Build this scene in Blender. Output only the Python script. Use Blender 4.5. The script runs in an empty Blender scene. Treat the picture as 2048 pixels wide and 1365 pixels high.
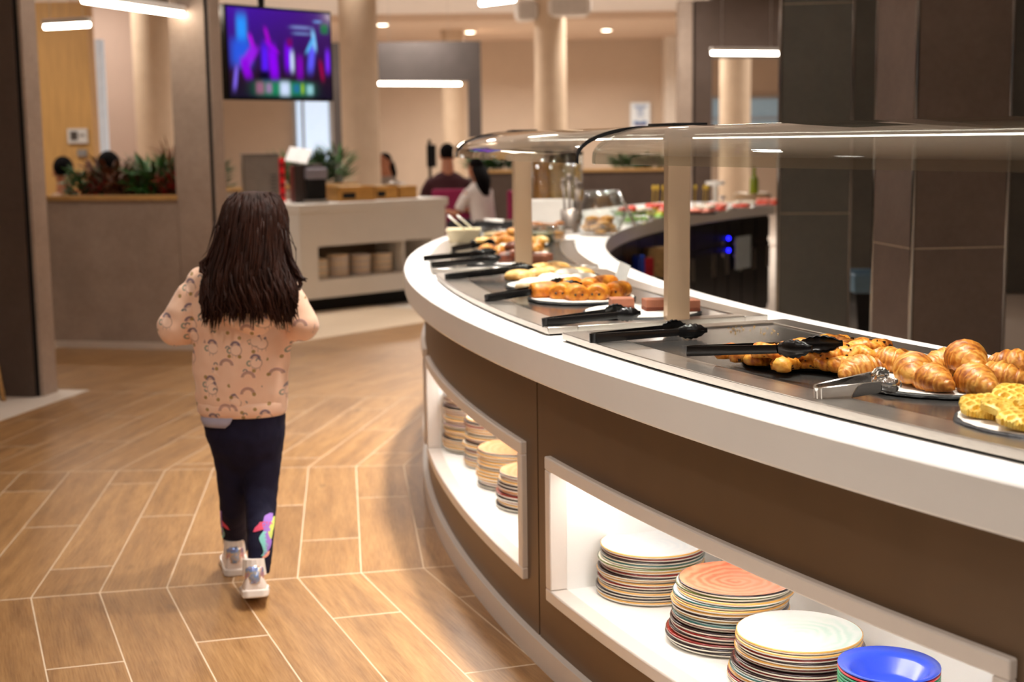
import bpy, bmesh, math, random
from mathutils import Vector, Matrix, noise as mnoise
random.seed(7)
PI = math.pi
sc = bpy.context.scene
COL = sc.collection

# ---------------------------------------------------------------- camera
F_PX, CXP, CYP = 2844.4, 1024.0, 682.5
H_EYE = 1.40
PITCH, ROLL = math.radians(8.03), math.radians(0.77)
FW = Vector((0, math.cos(PITCH), -math.sin(PITCH)))
_r0 = Vector((1, 0, 0)); _u0 = _r0.cross(FW)
RT = _r0 * math.cos(ROLL) - _u0 * math.sin(ROLL)
UP = _r0 * math.sin(ROLL) + _u0 * math.cos(ROLL)
EYE = Vector((0, 0, H_EYE))
cam_d = bpy.data.cameras.new('camera'); cam = bpy.data.objects.new('camera', cam_d)
COL.objects.link(cam)
cam.matrix_world = Matrix(((RT.x, UP.x, -FW.x, EYE.x), (RT.y, UP.y, -FW.y, EYE.y), (RT.z, UP.z, -FW.z, EYE.z), (0, 0, 0, 1)))
cam_d.sensor_width = 36.0; cam_d.lens = F_PX / 2048 * 36
cam_d.clip_start = 0.05; cam_d.clip_end = 200
cam_d.dof.use_dof = True; cam_d.dof.focus_distance = 3.05; cam_d.dof.aperture_fstop = 3.4
sc.camera = cam

# ---------------------------------------------------------------- world, exposure, ceiling lights
w = bpy.data.worlds.new('world'); sc.world = w; w.use_nodes = True
bg = w.node_tree.nodes['Background']; bg.inputs[0].default_value = (1.0, 0.93, 0.86, 1); bg.inputs[1].default_value = 0.14
sc.view_settings.view_transform = 'Standard'; sc.view_settings.look = 'None'
sc.view_settings.exposure = 0.0; sc.view_settings.gamma = 1.0; sc.view_settings.use_curve_mapping = False

CEIL = 3.4
def downlight_lamp(x, y, z, watts, size=0.3, col=(1.0, 0.945, 0.88), spread=150):
    d = bpy.data.lights.new('downlight', 'AREA'); d.shape = 'DISK'; d.size = size; d.energy = watts; d.color = col
    d.spread = math.radians(spread)
    o = bpy.data.objects.new('downlight', d); o.location = (x, y, z); COL.objects.link(o); return o
for ix, x in enumerate((-4.6, -1.6, 1.4, 4.4)):
    for iy, y in enumerate((-1.0, 2.2, 5.4, 8.6, 11.8, 15.0, 18.2)):
        wt = (24 if y < 3 else 17) if y < 10 else 36
        if x > 1 and 1 < y < 13: continue          # the staff side inside the ring is kept dim
        if x < -4 and y < 9: wt = 4
        downlight_lamp(x, y, CEIL - 0.03, wt)
for k, ang in enumerate((208, 203, 198, 193, 188, 183, 178, 173, 166, 158, 150)):   # row of spots above the worktop
    a = math.radians(ang)
    downlight_lamp(8.086 + 8.25 * math.cos(a), 6.409 + 8.25 * math.sin(a), CEIL - 0.03, 12, 0.14, spread=70)

def ray(px, py):
    return FW + RT * ((px - CXP) / F_PX) - UP * ((py - CYP) / F_PX)
def onz(px, py, z):
    d = ray(px, py); return EYE + d * ((z - H_EYE) / d.z)
def ony(px, py, y):
    d = ray(px, py); return EYE + d * (y / d.y)
RC = Vector((8.086, 6.409)); R_OUT, R_IN, CT = 8.545, 7.64, 0.89
def ap(r, a, z=0.0):
    a = math.radians(a); return Vector((RC.x + r * math.cos(a), RC.y + r * math.sin(a), z))
def pol(p):
    return math.hypot(p.x - RC.x, p.y - RC.y), math.degrees(math.atan2(p.y - RC.y, p.x - RC.x)) % 360
def oncyl(px, py, rad):
    d = ray(px, py); a = d.x ** 2 + d.y ** 2; b = -2 * (d.x * RC.x + d.y * RC.y); c = RC.length_squared - rad * rad
    t = (-b - math.sqrt(max(b * b - 4 * a * c, 0))) / (2 * a); return EYE + d * t

# ---------------------------------------------------------------- materials
def lin(h):
    if not isinstance(h, str): return tuple(h)
    h = h.lstrip('#'); v = [int(h[i:i + 2], 16) / 255 for i in (0, 2, 4)]
    return tuple(c / 12.92 if c <= 0.04045 else ((c + 0.055) / 1.055) ** 2.4 for c in v)
class NT:
    def __init__(s, name):
        s.m = bpy.data.materials.new(name); s.m.use_nodes = True; s.t = s.m.node_tree; s.n = s.t.nodes
        s.b = s.n['Principled BSDF']; s.out = s.n['Material Output']
    def add(s, kind, **kw):
        nd = s.n.new(kind)
        for k, v in kw.items():
            if k.startswith('i_'):
                key = k[2:]; key = int(key) if key.isdigit() else key.replace('_', ' ')
                s.put(nd.inputs[key], v)
            else: setattr(nd, k, v)
        return nd
    def put(s, sock, v):
        if hasattr(v, 'is_output'): s.t.links.new(v, sock)
        elif hasattr(v, 'outputs'): s.t.links.new(v.outputs[0], sock)
        elif sock.type == 'RGBA' and len(v) == 3: sock.default_value = (*v, 1)
        else: sock.default_value = v
    def math(s, op, a, b=0.0, c=0.0):
        nd = s.n.new('ShaderNodeMath'); nd.operation = op
        s.put(nd.inputs[0], a); s.put(nd.inputs[1], b); s.put(nd.inputs[2], c); return nd.outputs[0]
    def mix(s, f, a, b, blend='MIX'):
        nd = s.n.new('ShaderNodeMix'); nd.data_type = 'RGBA'; nd.blend_type = blend
        s.put(nd.inputs[0], f); s.put(nd.inputs[6], a); s.put(nd.inputs[7], b); return nd.outputs[2]
    def ramp(s, f, stops):
        nd = s.n.new('ShaderNodeValToRGB'); el = nd.color_ramp.elements
        while len(el) < len(stops): el.new(0.5)
        for e, (p, c) in zip(el, stops):
            e.position = p; e.color = (*lin(c), 1) if len(c) != 4 or isinstance(c, str) else c
        s.put(nd.inputs[0], f); return nd.outputs[0]
    def coord(s, which='Object', scale=(1, 1, 1), loc=(0, 0, 0)):
        tc = s.n.new('ShaderNodeTexCoord'); mp = s.n.new('ShaderNodeMapping')
        s.t.links.new(tc.outputs[which], mp.inputs[0]); mp.inputs[3].default_value = scale; mp.inputs[1].default_value = loc
        return mp.outputs[0]
    def noise(s, vec, scale=10, detail=4, rough=0.55, out=0):
        nd = s.n.new('ShaderNodeTexNoise'); s.put(nd.inputs['Vector'], vec)
        nd.inputs['Scale'].default_value = scale; nd.inputs['Detail'].default_value = detail; nd.inputs['Roughness'].default_value = rough
        return nd.outputs[out]
    def bump(s, h, strength=0.2, dist=0.01):
        nd = s.n.new('ShaderNodeBump'); nd.inputs['Strength'].default_value = strength; nd.inputs['Distance'].default_value = dist
        s.put(nd.inputs['Height'], h); s.t.links.new(nd.outputs[0], s.b.inputs['Normal'])
    def set(s, **kw):
        for k, v in kw.items(): s.put(s.b.inputs[k.replace('_', ' ')], v)
        return s
MATS = {}
def mat(name, col, rough=0.5, metal=0.0, var=0.06, scale=18, bump=0.0, bscale=None, spec=0.5, coat=0.0, emit=None, es=0.0, trans=0.0, stretch=(1, 1, 1), sss=0.0):
    if name in MATS: return MATS[name]
    n = NT(name); c = lin(col); v = n.coord('Object', stretch)
    nz = n.noise(v, scale)
    lo = tuple(max(0, x * (1 - var)) for x in c); hi = tuple(min(1, x * (1 + var)) for x in c)
    n.set(Base_Color=n.ramp(nz, [(0.3, lo), (0.7, hi)]), Roughness=rough, Metallic=metal)
    n.b.inputs['Specular IOR Level'].default_value = spec
    n.b.inputs['Coat Weight'].default_value = coat; n.b.inputs['Coat Roughness'].default_value = 0.08
    if trans: n.b.inputs['Transmission Weight'].default_value = trans
    if sss:
        n.b.inputs['Subsurface Weight'].default_value = sss; n.b.inputs['Subsurface Radius'].default_value = (0.02, 0.01, 0.005); n.b.inputs['Subsurface Scale'].default_value = 0.5
    if bump: n.bump(n.noise(v, bscale or scale * 3, 5), bump, 0.01)
    if emit: n.set(Emission_Color=lin(emit), Emission_Strength=es)
    MATS[name] = n.m; return n.m

# ---------------------------------------------------------------- mesh building
class MB:
    def __init__(s): s.v = []; s.f = []; s.mi = []; s.c = 0
    def add(s, vs, fs):
        o = len(s.v); s.v += [tuple(p) for p in vs]; s.f += [tuple(i + o for i in f) for f in fs]; s.mi += [s.c] * len(fs); return s
    def box(s, c, size, rz=0.0, R=None):
        hx, hy, hz = size[0] / 2, size[1] / 2, size[2] / 2
        M = R or Matrix.Rotation(rz, 3, 'Z'); c = Vector(c)
        vs = [c + M @ Vector((x, y, z)) for z in (-hz, hz) for x, y in ((-hx, -hy), (hx, -hy), (hx, hy), (-hx, hy))]
        return s.add(vs, [(3, 2, 1, 0), (4, 5, 6, 7), (0, 1, 5, 4), (1, 2, 6, 5), (2, 3, 7, 6), (3, 0, 4, 7)])
    def prism(s, poly, z0, z1):
        n = len(poly); vs = [(p[0], p[1], z0) for p in poly] + [(p[0], p[1], z1) for p in poly]
        area = sum(poly[i][0] * poly[(i + 1) % n][1] - poly[(i + 1) % n][0] * poly[i][1] for i in range(n))
        fs = [tuple(range(n))[::-1], tuple(range(n, 2 * n))] + [(i, (i + 1) % n, n + (i + 1) % n, n + i) for i in range(n)]
        if area < 0: fs = [f[::-1] for f in fs]
        return s.add(vs, fs)
    def ring(s, r0, r1, a0, a1, z0, z1, n=None):
        n = n or max(2, int(abs(a1 - a0) / 0.6))
        L = []
        for i in range(n + 1):
            a = a0 + (a1 - a0) * i / n
            L.append([ap(r0, a, z0), ap(r1, a, z0), ap(r1, a, z1), ap(r0, a, z1)])
        return s.loft(L, cap=True, flip=True)
    def loft(s, rings, cap=True, closed=True, flip=False):
        n = len(rings[0]); vs = [p for r in rings for p in r]; fs = []
        for i in range(len(rings) - 1):
            for j in range(n if closed else n - 1):
                a, b = i * n + j, i * n + (j + 1) % n
                fs.append((a, b, b + n, a + n))
        if cap and closed:
            fs.append(tuple(range(n))[::-1]); k = (len(rings) - 1) * n; fs.append(tuple(range(k, k + n)))
        if flip: fs = [f[::-1] for f in fs]
        return s.add(vs, fs)
    def lathe(s, prof, n=32, c=(0, 0, 0), cap=True):
        R = []
        for r, z in prof:
            R.append([(c[0] + r * math.cos(2 * PI * j / n), c[1] + r * math.sin(2 * PI * j / n), c[2] + z) for j in range(n)])
        return s.loft(R, cap=cap)
    def tube(s, pts, rad, n=8, cap=True, flat=None):
        pts = [Vector(p) for p in pts]; m = len(pts)
        rads = rad if isinstance(rad, (list, tuple)) else [rad] * m
        up = None; R = []
        for i, p in enumerate(pts):
            t = (pts[min(i + 1, m - 1)] - pts[max(i - 1, 0)]).normalized()
            if up is None:
                up = Vector((0, 0, 1)) if abs(t.z) < 0.9 else Vector((0, 1, 0))
            x = up.cross(t)
            if x.length < 1e-4: x = Vector((1, 0, 0)).cross(t)
            x.normalize(); y = t.cross(x); up = y
            fx, fy = flat if flat else (1, 1)
            R.append([p + (x * math.cos(2 * PI * j / n) * fx + y * math.sin(2 * PI * j / n) * fy) * rads[i] for j in range(n)])
        return s.loft(R, cap=cap)
    def ell(s, c, r, n=12, m=8, R=None):
        c = Vector(c); L = []
        for i in range(1, m):
            t = PI * i / m - PI / 2
            L.append([Vector((r[0] * math.cos(t) * math.cos(2 * PI * j / n), r[1] * math.cos(t) * math.sin(2 * PI * j / n), r[2] * math.sin(t))) for j in range(n)])
        o = len(s.v)
        if R: L = [[R @ p for p in q] for q in L]
        vs = [p + c for q in L for p in q]; fs = []
        for i in range(m - 2):
            for j in range(n):
                a, b = i * n + j, i * n + (j + 1) % n; fs.append((a, b, b + n, a + n))
        bot = Vector((0, 0, -r[2])); top = Vector((0, 0, r[2]))
        if R: bot, top = R @ bot, R @ top
        vs += [c + bot, c + top]; k = (m - 1) * n
        for j in range(n):
            fs.append((k, (j + 1) % n, j)); fs.append((k + 1, (m - 2) * n + j, (m - 2) * n + (j + 1) % n))
        return s.add(vs, fs)
    def bounds(s):
        xs, ys, zs = zip(*s.v); return min(xs), max(xs), min(ys), max(ys), min(zs), max(zs)

def root_of(p):
    while p.parent: p = p.parent
    return p
def obj(name, mb, mats, parent=None, smooth=False, bevel=0.0, bseg=2, remesh=0.0, sub=0, origin=None, kind=None, smoothmod=0):
    me = bpy.data.meshes.new(name)
    if parent: off = root_of(parent).location.copy()
    elif origin is not None: off = Vector(origin)
    else:
        b = mb.bounds(); off = Vector(((b[0] + b[1]) / 2, (b[2] + b[3]) / 2, b[4]))
    me.from_pydata([(p[0] - off.x, p[1] - off.y, p[2] - off.z) for p in mb.v], [], mb.f)
    if not isinstance(mats, (list, tuple)): mats = [mats]
    for m in mats: me.materials.append(m)
    if len(mats) > 1: me.polygons.foreach_set('material_index', mb.mi)
    if smooth: me.polygons.foreach_set('use_smooth', [True] * len(me.polygons))
    me.validate(); me.update()
    o = bpy.data.objects.new(name, me); COL.objects.link(o)
    if parent: o.parent = parent
    else: o.location = off
    if remesh:
        md = o.modifiers.new('remesh', 'REMESH'); md.mode = 'VOXEL'; md.voxel_size = remesh; md.use_smooth_shade = True
    if smoothmod:
        md = o.modifiers.new('smooth', 'SMOOTH'); md.factor = 0.5; md.iterations = smoothmod
    if bevel:
        md = o.modifiers.new('bevel', 'BEVEL'); md.width = bevel; md.segments = bseg; md.limit_method = 'ANGLE'; md.angle_limit = 0.6
    if sub:
        md = o.modifiers.new('sub', 'SUBSURF'); md.levels = sub; md.render_levels = sub
    if kind: o['kind'] = kind
    return o
def smooth_by_angle(o, deg=35):
    me = o.data; me.polygons.foreach_set('use_smooth', [True] * len(me.polygons))
    me.set_sharp_from_angle(angle=math.radians(deg)); return o
def tag(o, label, cat, group=None):
    o['label'] = label; o['category'] = cat
    if group: o['group'] = group
    return o
def struct(o): o['kind'] = 'structure'; return o
def thing(name, label, cat, loc=(0, 0, 0), rz=0.0, group=None):
    o = bpy.data.objects.new(name, None); COL.objects.link(o); o.location = loc; o.rotation_euler = (0, 0, rz)
    o.empty_display_size = 0.05; return tag(o, label, cat, group)
def dup(o, parent=None):
    c = o.copy(); COL.objects.link(c); c.parent = parent
    for ch in list(o.children): dup(ch, c)
    return c
ORD = ['topmost', 'second', 'third', 'fourth', 'fifth', 'sixth', 'seventh', 'eighth', 'ninth', 'tenth', 'eleventh', 'twelfth', 'thirteenth', 'fourteenth', 'fifteenth', 'sixteenth', 'seventeenth', 'eighteenth', 'nineteenth', 'twentieth']
# ---------------------------------------------------------------- shared materials
def oak_mat():
    n = NT('oak_plank'); oi = n.add('ShaderNodeObjectInfo')
    tc = n.add('ShaderNodeTexCoord')
    off = n.add('ShaderNodeCombineXYZ', i_0=n.math('MULTIPLY', oi.outputs['Random'], 37.0), i_1=n.math('MULTIPLY', oi.outputs['Random'], 91.0), i_2=0.0)
    vec = n.add('ShaderNodeVectorMath', operation='ADD'); n.put(vec.inputs[0], tc.outputs['Object']); n.put(vec.inputs[1], off)
    mp = n.add('ShaderNodeMapping'); n.put(mp.inputs[0], vec.outputs[0]); mp.inputs[3].default_value = (1.6, 11, 4)
    big = n.noise(mp.outputs[0], 1.6, 3, 0.5)
    mp2 = n.add('ShaderNodeMapping'); n.put(mp2.inputs[0], vec.outputs[0]); mp2.inputs[3].default_value = (3, 70, 10)
    fine = n.noise(mp2.outputs[0], 3.0, 6, 0.65)
    wv = n.add('ShaderNodeTexWave', wave_type='BANDS', bands_direction='Y', i_Scale=2.2, i_Distortion=14.0, i_Detail=4.0, i_Detail_Scale=1.1)
    mp3 = n.add('ShaderNodeMapping'); n.put(mp3.inputs[0], vec.outputs[0]); mp3.inputs[3].default_value = (0.35, 2.2, 1); n.put(wv.inputs['Vector'], mp3.outputs[0])
    vo = n.add('ShaderNodeTexVoronoi', i_Scale=2.3); mp4 = n.add('ShaderNodeMapping'); n.put(mp4.inputs[0], vec.outputs[0]); mp4.inputs[3].default_value = (1, 2.1, 1); n.put(vo.inputs['Vector'], mp4.outputs[0])
    knot = n.ramp(n.math('ADD', vo.outputs['Distance'], n.math('MULTIPLY', fine, 0.05)), [(0.03, (0.22, 0.18, 0.15)), (0.13, (1, 1, 1))])
    base = n.ramp(n.math('ADD', n.math('MULTIPLY', big, 0.85), n.math('MULTIPLY', wv.outputs['Fac'], 0.10)), [(0.28, '#855c34'), (0.48, '#a37645'), (0.70, '#ba8d58')])
    c2 = n.mix(0.36, base, n.ramp(fine, [(0.36, '#74512f'), (0.60, '#c09a6c')]), 'MIX')
    c3 = n.mix(0.55, c2, knot, 'MULTIPLY')
    tone = n.ramp(oi.outputs['Random'], [(0.0, (0.74, 0.70, 0.66)), (1.0, (1.0, 1.0, 1.0))])
    c4 = n.mix(0.75, c3, tone, 'MULTIPLY')
    n.set(Base_Color=c4, Roughness=0.38); n.b.inputs['Specular IOR Level'].default_value = 0.45
    n.bump(fine, 0.06, 0.004); return n.m
M_OAK = oak_mat()
M_GROUT = mat('plank_grout', '#d6bfa3', 0.8, scale=60)
def stone_mat(name, c1, c2, c3, sc_=2.2):
    n = NT(name); v = n.coord('Object')
    a = n.noise(v, sc_, 8, 0.62); b = n.noise(v, sc_ * 14, 4, 0.6)
    n.set(Base_Color=n.mix(0.25, n.ramp(a, [(0.25, c1), (0.5, c2), (0.75, c3)]), n.ramp(b, [(0.3, c1), (0.7, c3)])), Roughness=0.55)
    n.b.inputs['Specular IOR Level'].default_value = 0.35
    n.bump(b, 0.05, 0.004); return n.m
M_CLAD = stone_mat('taupe_stone_cladding', '#958274', '#a89485', '#bba797', 2.6)
M_CLAD_D = stone_mat('dark_and_unlit_cladding', '#4c3e36', '#56473e', '#62524a')  # dark portal colour; also paints the shade of the near portal's unlit faces
M_PIER = stone_mat('brown_pier_tile', '#5f4e44', '#6b594e', '#78655a', 2.6)
M_PIERG = stone_mat('grey_pier_tile', '#5c5a54', '#65625b', '#716d65', 2.6)
M_PALE = stone_mat('pale_floor_tile', '#d3c6b8', '#dccfc2', '#e4d9cc', 1.5)
M_BEIGE = mat('beige_wall_paint', '#c9b49f', 0.85, var=0.03, scale=3)
M_MAUVE = mat('mauve_wall_paint', '#bfa595', 0.85, var=0.03, scale=3)
M_CEIL = mat('white_ceiling', '#e6dbd3', 0.9, var=0.02, scale=2)
M_SOFFIT = mat('beige_soffit', '#d8bda5', 0.9, var=0.02, scale=2)
M_COLM = stone_mat('beige_column_plaster', '#c3a98f', '#d0b79c', '#dac2a8', 3.5)
M_BLACK = mat('black_shadow_gap', '#0a0807', 0.9)
M_BLKPL = mat('black_plastic', '#080708', 0.26, var=0.1, spec=0.4)
M_WHITE = mat('white_solid_surface', '#efece8', 0.28, var=0.015, scale=6, spec=0.5)
M_WHITEM = mat('white_lacquer', '#e9e2d8', 0.45, var=0.02, scale=6)
M_BRONZE = mat('bronze_satin_panel', '#6a5540', 0.40, metal=0.4, var=0.03, scale=9, stretch=(1, 1, 0.2))
M_STEEL = mat('brushed_steel', '#c4beb6', 0.28, metal=1.0, var=0.06, scale=40, stretch=(1, 1, 6), bump=0.02)
M_TRIMM = mat('dark_steel_trim', '#8b8580', 0.2, metal=1.0)
M_CHROME = mat('polished_chrome', '#dedcda', 0.08, metal=1.0, var=0.01)
M_HOT = mat('dark_speckled_glass', '#3a3736', 0.22, var=0.22, scale=320, spec=0.55, coat=0.25)
M_POST = mat('champagne_post', '#c3a78a', 0.38, metal=0.45, var=0.03, scale=4)
M_LEDGE = mat('honey_wood_ledge', '#c79a5e', 0.45, var=0.18, scale=6, stretch=(1, 8, 8))
M_SKIRT = mat('white_skirting', '#dccdbf', 0.5, var=0.02)
M_LED = mat('warm_led_tube', '#fff2e0', 0.5, emit='#fff0dc', es=26.0)
M_LAMPBODY = mat('lamp_housing_white', '#e4ddd6', 0.5)
M_LEDS = mat('white_led_strip', '#ffffff', 0.5, emit='#fff4ea', es=9.0)
M_LEDN = mat('niche_led_strip', '#ffffff', 0.5, emit='#fffaf4', es=26.0)

# ---------------------------------------------------------------- floor
mb = MB(); mb.box((1, 12.2, -0.06), (19, 31, 0.1))
FLOOR = struct(obj('floor', mb, M_PALE, origin=(0, 0, 0)))
def U(deg): return Vector((math.cos(math.radians(deg)), math.sin(math.radians(deg))))
PW = 0.205
ST = []                                         # stations: radial joints of the fan-laid floor, near to far
t2 = Vector((-0.708, 4.476)); t1 = Vector((-0.895, 6.068))
ST.append((t2 - U(112) * 1.75, 22.8)); ST.append((t2, 12.1)); ST.append((t1, 1.4))
ST.append((t1 + U(80) * 1.69, -10.5)); ST.append((ST[-1][0] + U(64) * 1.70, -22.0)); ST.append((ST[-1][0] + U(48) * 1.72, -33.5))
def stp(i, k):
    p, a = ST[i]; return p + U(a) * (PW * 1.01 * k)
bedpoly = [stp(i, -22 if i < 3 else -18) for i in range(6)] + [stp(i, 9) for i in range(5, -1, -1)]
mb = MB(); mb.prism([(p.x, p.y) for p in bedpoly], -0.0095, -0.0003); obj('grout_bed', mb, M_GROUT, FLOOR)
edge_k = -9.55                                    # beyond this line the planks end at the pale border near the portal
nplank = 0; far = MB()
def inset_quad(q, e):
    out = []                                   # e across the plank, twice that at the butt ends
    for i in range(4):
        p = q[i]; s = q[(1, 0, 3, 2)[i]]; l = q[(3, 2, 1, 0)[i]]
        out.append(p + (s - p).normalized() * e + (l - p).normalized() * e * 2.0)
    return out
for i in range(5):
    n0, n1 = ST[i], ST[i + 1]
    for k in range(-21, 9):
        if i == 4 and k < -9: continue
        if i == 3 and k < -17: continue
        t0 = 0.06 + (((k * 0.37 + i * 0.21) % 0.69))
        cuts = [0.0] + sorted(c for c in (t0, t0 + 0.69) if 0.04 < c < 0.96) + [1.0]
        A0, A1, B0, B1 = stp(i, k), stp(i, k + 1), stp(i + 1, k), stp(i + 1, k + 1)
        for j in range(len(cuts) - 1):
            u, v = cuts[j], cuts[j + 1]
            q = [A0.lerp(B0, u), A1.lerp(B1, u), A1.lerp(B1, v), A0.lerp(B0, v)]
            c = sum(q, Vector((0, 0))) / 4
            if min(math.hypot(p.x - RC.x, p.y - RC.y) for p in q) < 8.1: continue
            if c.x < -0.44 * c.y - 0.7: continue
            if c.y > 10.1 and math.hypot(c.x - RC.x, c.y - RC.y) > 10.45: continue
            q = inset_quad(q, 0.0021)
            if c.y > 9.0:
                far.prism([(p.x, p.y) for p in q], -0.006, 0.0); continue
            d = (q[3] - q[0]); rz = math.atan2(d.y, d.x); R = Matrix.Rotation(-rz, 2)
            m2 = MB(); m2.prism([tuple(R @ (p - c)) for p in q], -0.006, 0.0)
            o = obj('plank', m2, M_OAK, origin=(0, 0, 0)); o.parent = FLOOR; o.location = (c.x, c.y, 0); o.rotation_euler = (0, 0, rz); nplank += 1
if far.v: obj('far_planks', far, M_OAK, FLOOR, kind='stuff')
# pale border patch around the portal jamb, laid over the planks
mb = MB(); mb.prism([(-2.66, 7.15), (-2.45, 8.12), (-4.2, 8.35), (-4.2, 7.15)], -0.004, 0.0015); obj('pale_tile_patch', mb, M_PALE, FLOOR)

# ---------------------------------------------------------------- ceiling and back walls
mb = MB(); mb.box((1, 9.5, CEIL + 0.1), (19, 27, 0.2)); mb.box((1, 25.3, CEIL + 0.1), (19, 4.6, 0.2)); struct(obj('ceiling', mb, M_CEIL, origin=(0, 0, CEIL)))
mb = MB(); mb.box((1, 25.25, CEIL - 0.06), (19, 4.5, 0.12)); struct(obj('trim_soffit', mb, M_SOFFIT))
mb = MB(); mb.box((1, 27.65, 1.7), (19, 0.3, 3.4)); struct(obj('wall_back', mb, M_BEIGE))
mb = MB(); mb.box((-8.4, 12.2, 1.7), (0.2, 31, 3.4)); struct(obj('wall_left', mb, M_BEIGE))
mb = MB(); mb.box((10.4, 12.2, 1.7), (0.2, 31, 3.4)); struct(obj('wall_right', mb, M_MAUVE))
def wall_prism(name, poly, z0, z1, m, parent=None):
    q = MB(); q.prism(poly, z0, z1); o = obj(name, q, m, parent)
    if not parent: struct(o)
    return o
# near portal: jamb, far jamb with planter half wall, lintel
tv = Vector((0.21, 0.977)); mv = Vector((-0.977, 0.21))
N0 = Vector((-2.66, 7.89)); F0 = Vector((-1.995, 9.66))
def quad(p, a, b): return [tuple(p), tuple(p + a), tuple(p + a + b), tuple(p + b)]
G = 0.018
near_j = wall_prism('wall_portal_near', quad(N0 + mv * G * 2 , tv * 0.19, mv * 2.2), 0, 2.8, M_CLAD_D)
wall_prism('jamb_face', quad(N0 + tv * G * 2, tv * (0.19 - G * 2), mv * 0.04), 0, 2.8, M_CLAD, near_j)
wall_prism('shadow_gap', quad(N0 + mv * 0.02 + tv * 0.02, tv * 0.05, mv * 0.05), 0, 2.8, M_BLACK, near_j)
far_j = wall_prism('wall_portal_far', quad(F0 + mv * G * 1.5, tv * 0.19, mv * (0.27 - G)), 0.0, 2.8, M_CLAD)
wall_prism('jamb_face', quad(F0 + tv * G * 1.5, tv * (0.19 - G), mv * 0.05), 0, 2.8, M_CLAD, far_j)
wall_prism('shadow_gap', quad(F0 + mv * 0.012 + tv * 0.012, tv * 0.05, mv * 0.05), 0, 2.8, M_BLACK, far_j)
hw = wall_prism('wall_planter', quad(F0 + mv * 0.27, tv * 0.19, mv * 2.6), 0.0, 1.03, M_CLAD)
wall_prism('wood_ledge', quad(F0 + mv * 0.275 - tv * 0.012, tv * 0.06, mv * 2.6), 1.03, 1.062, M_LEDGE, hw)
q = MB(); q.prism(quad(F0 + mv * 0.0 - tv * 0.012, tv * 0.012, mv * 2.85), 0.0, 0.045); struct(obj('baseboard_left', q, M_SKIRT))
lt = wall_prism('wall_portal_lintel', quad(N0 + tv * 0.19, tv * 1.7, mv * 0.28), 2.325, 2.8, M_CLAD_D)
# dark portal behind the counter (right) with half wall
pr = MB(); PY = 16.0; xa = ony(1357, 200, PY).x; xb = ony(1384, 200, PY).x; xc = ony(1389, 200, PY).x; xd = ony(1423, 200, PY).x
p3 = struct(obj('wall_portal_dark', MB().box(((xc + xd) / 2, PY + 0.12, 1.45), (xd - xc, 0.3, 2.9)), M_CLAD_D))
obj('jamb_face', MB().box(((xa + xb) / 2, PY + 0.10, 1.45), (xb - xa, 0.26, 2.9)), M_CLAD, p3)
obj('shadow_gap', MB().box(((xb + xc) / 2, PY + 0.16, 1.45), (xc - xb, 0.2, 2.9)), M_BLACK, p3)
struct(obj('wall_portal_dark_lintel', MB().box(((xd + 5.4) / 2, PY + 0.12, 2.63), (5.4 - xd, 0.3, 0.7)), M_CLAD_D))
x0 = ony(945, 330, 16.2).x; x1 = xa
hw3 = struct(obj('wall_planter_back', MB().box(((x0 + x1) / 2, 16.3, 0.52), (x1 - x0, 0.22, 1.04)), M_CLAD_D))
obj('wood_ledge', MB().box(((x0 + x1) / 2, 16.23, 1.055), (x1 - x0, 0.12, 0.03)), M_LEDGE, hw3)
# far portal frame
ya = 19.3; xl0 = ony(664, 150, ya).x; xl1 = ony(690, 150, ya).x; xr0 = ony(936, 200, ya).x; xr1 = ony(962, 200, ya).x
p4 = MB(); p4.box(((xl0 + xr1) / 2, ya + 0.15, 2.46), (xr1 - xl0, 0.3, 0.52)); p4.box(((xr0 + xr1) / 2, ya + 0.15, 1.1), (xr1 - xr0, 0.3, 2.2)); p4.box(((xl0 + xl1) / 2, ya + 0.15, 1.1), (xl1 - xl0, 0.3, 2.2))
struct(obj('wall_portal_frame', p4, stone_mat('grey_portal_cladding', '#3f3835', '#48403c', '#524946')))
# inner kitchen wall seen between the piers
struct(obj('wall_kitchen', MB().box((5.3, 12.6, 1.7), (4.9, 0.2, 3.4)), M_PIERG))
# wood panel wall, service door and mauve partition in the room behind the planter
xw0, xw1 = ony(30, 200, 13.4).x, ony(182, 200, 13.4).x
M_WPAN = mat('honey_wood_panel', '#c9995a', 0.5, var=0.12, scale=5, stretch=(6, 6, 0.5))
struct(obj('wall_wood_panel', MB().box(((xw0 + xw1) / 2, 13.5, 1.36), (xw1 - xw0, 0.2, 2.72)), M_WPAN))
xm0, xm1 = ony(200, 200, 16.0).x, ony(285, 200, 16.0).x
struct(obj('wall_mauve', MB().box(((xm0 + xm1) / 2, 16.1, 1.7), (xm1 - xm0 + 0.6, 0.2, 3.4)), M_MAUVE))
d1 = struct(obj('door_1', MB().box(((xw1 + ony(203, 200, 13.7).x) / 2, 13.75, 1.2), (ony(203, 200, 13.7).x - xw1 + 0.06, 0.06, 2.4)), mat('pale_blue_glow_door', '#c3c9cf', 0.25, emit='#c9d6e2', es=0.35)))  # faint emission added so the shaded door strip looks pale
obj('door_handle', MB().box((xw1 + 0.03, 13.69, 1.05), (0.03, 0.05, 0.45)), M_BLKPL, d1)
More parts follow.
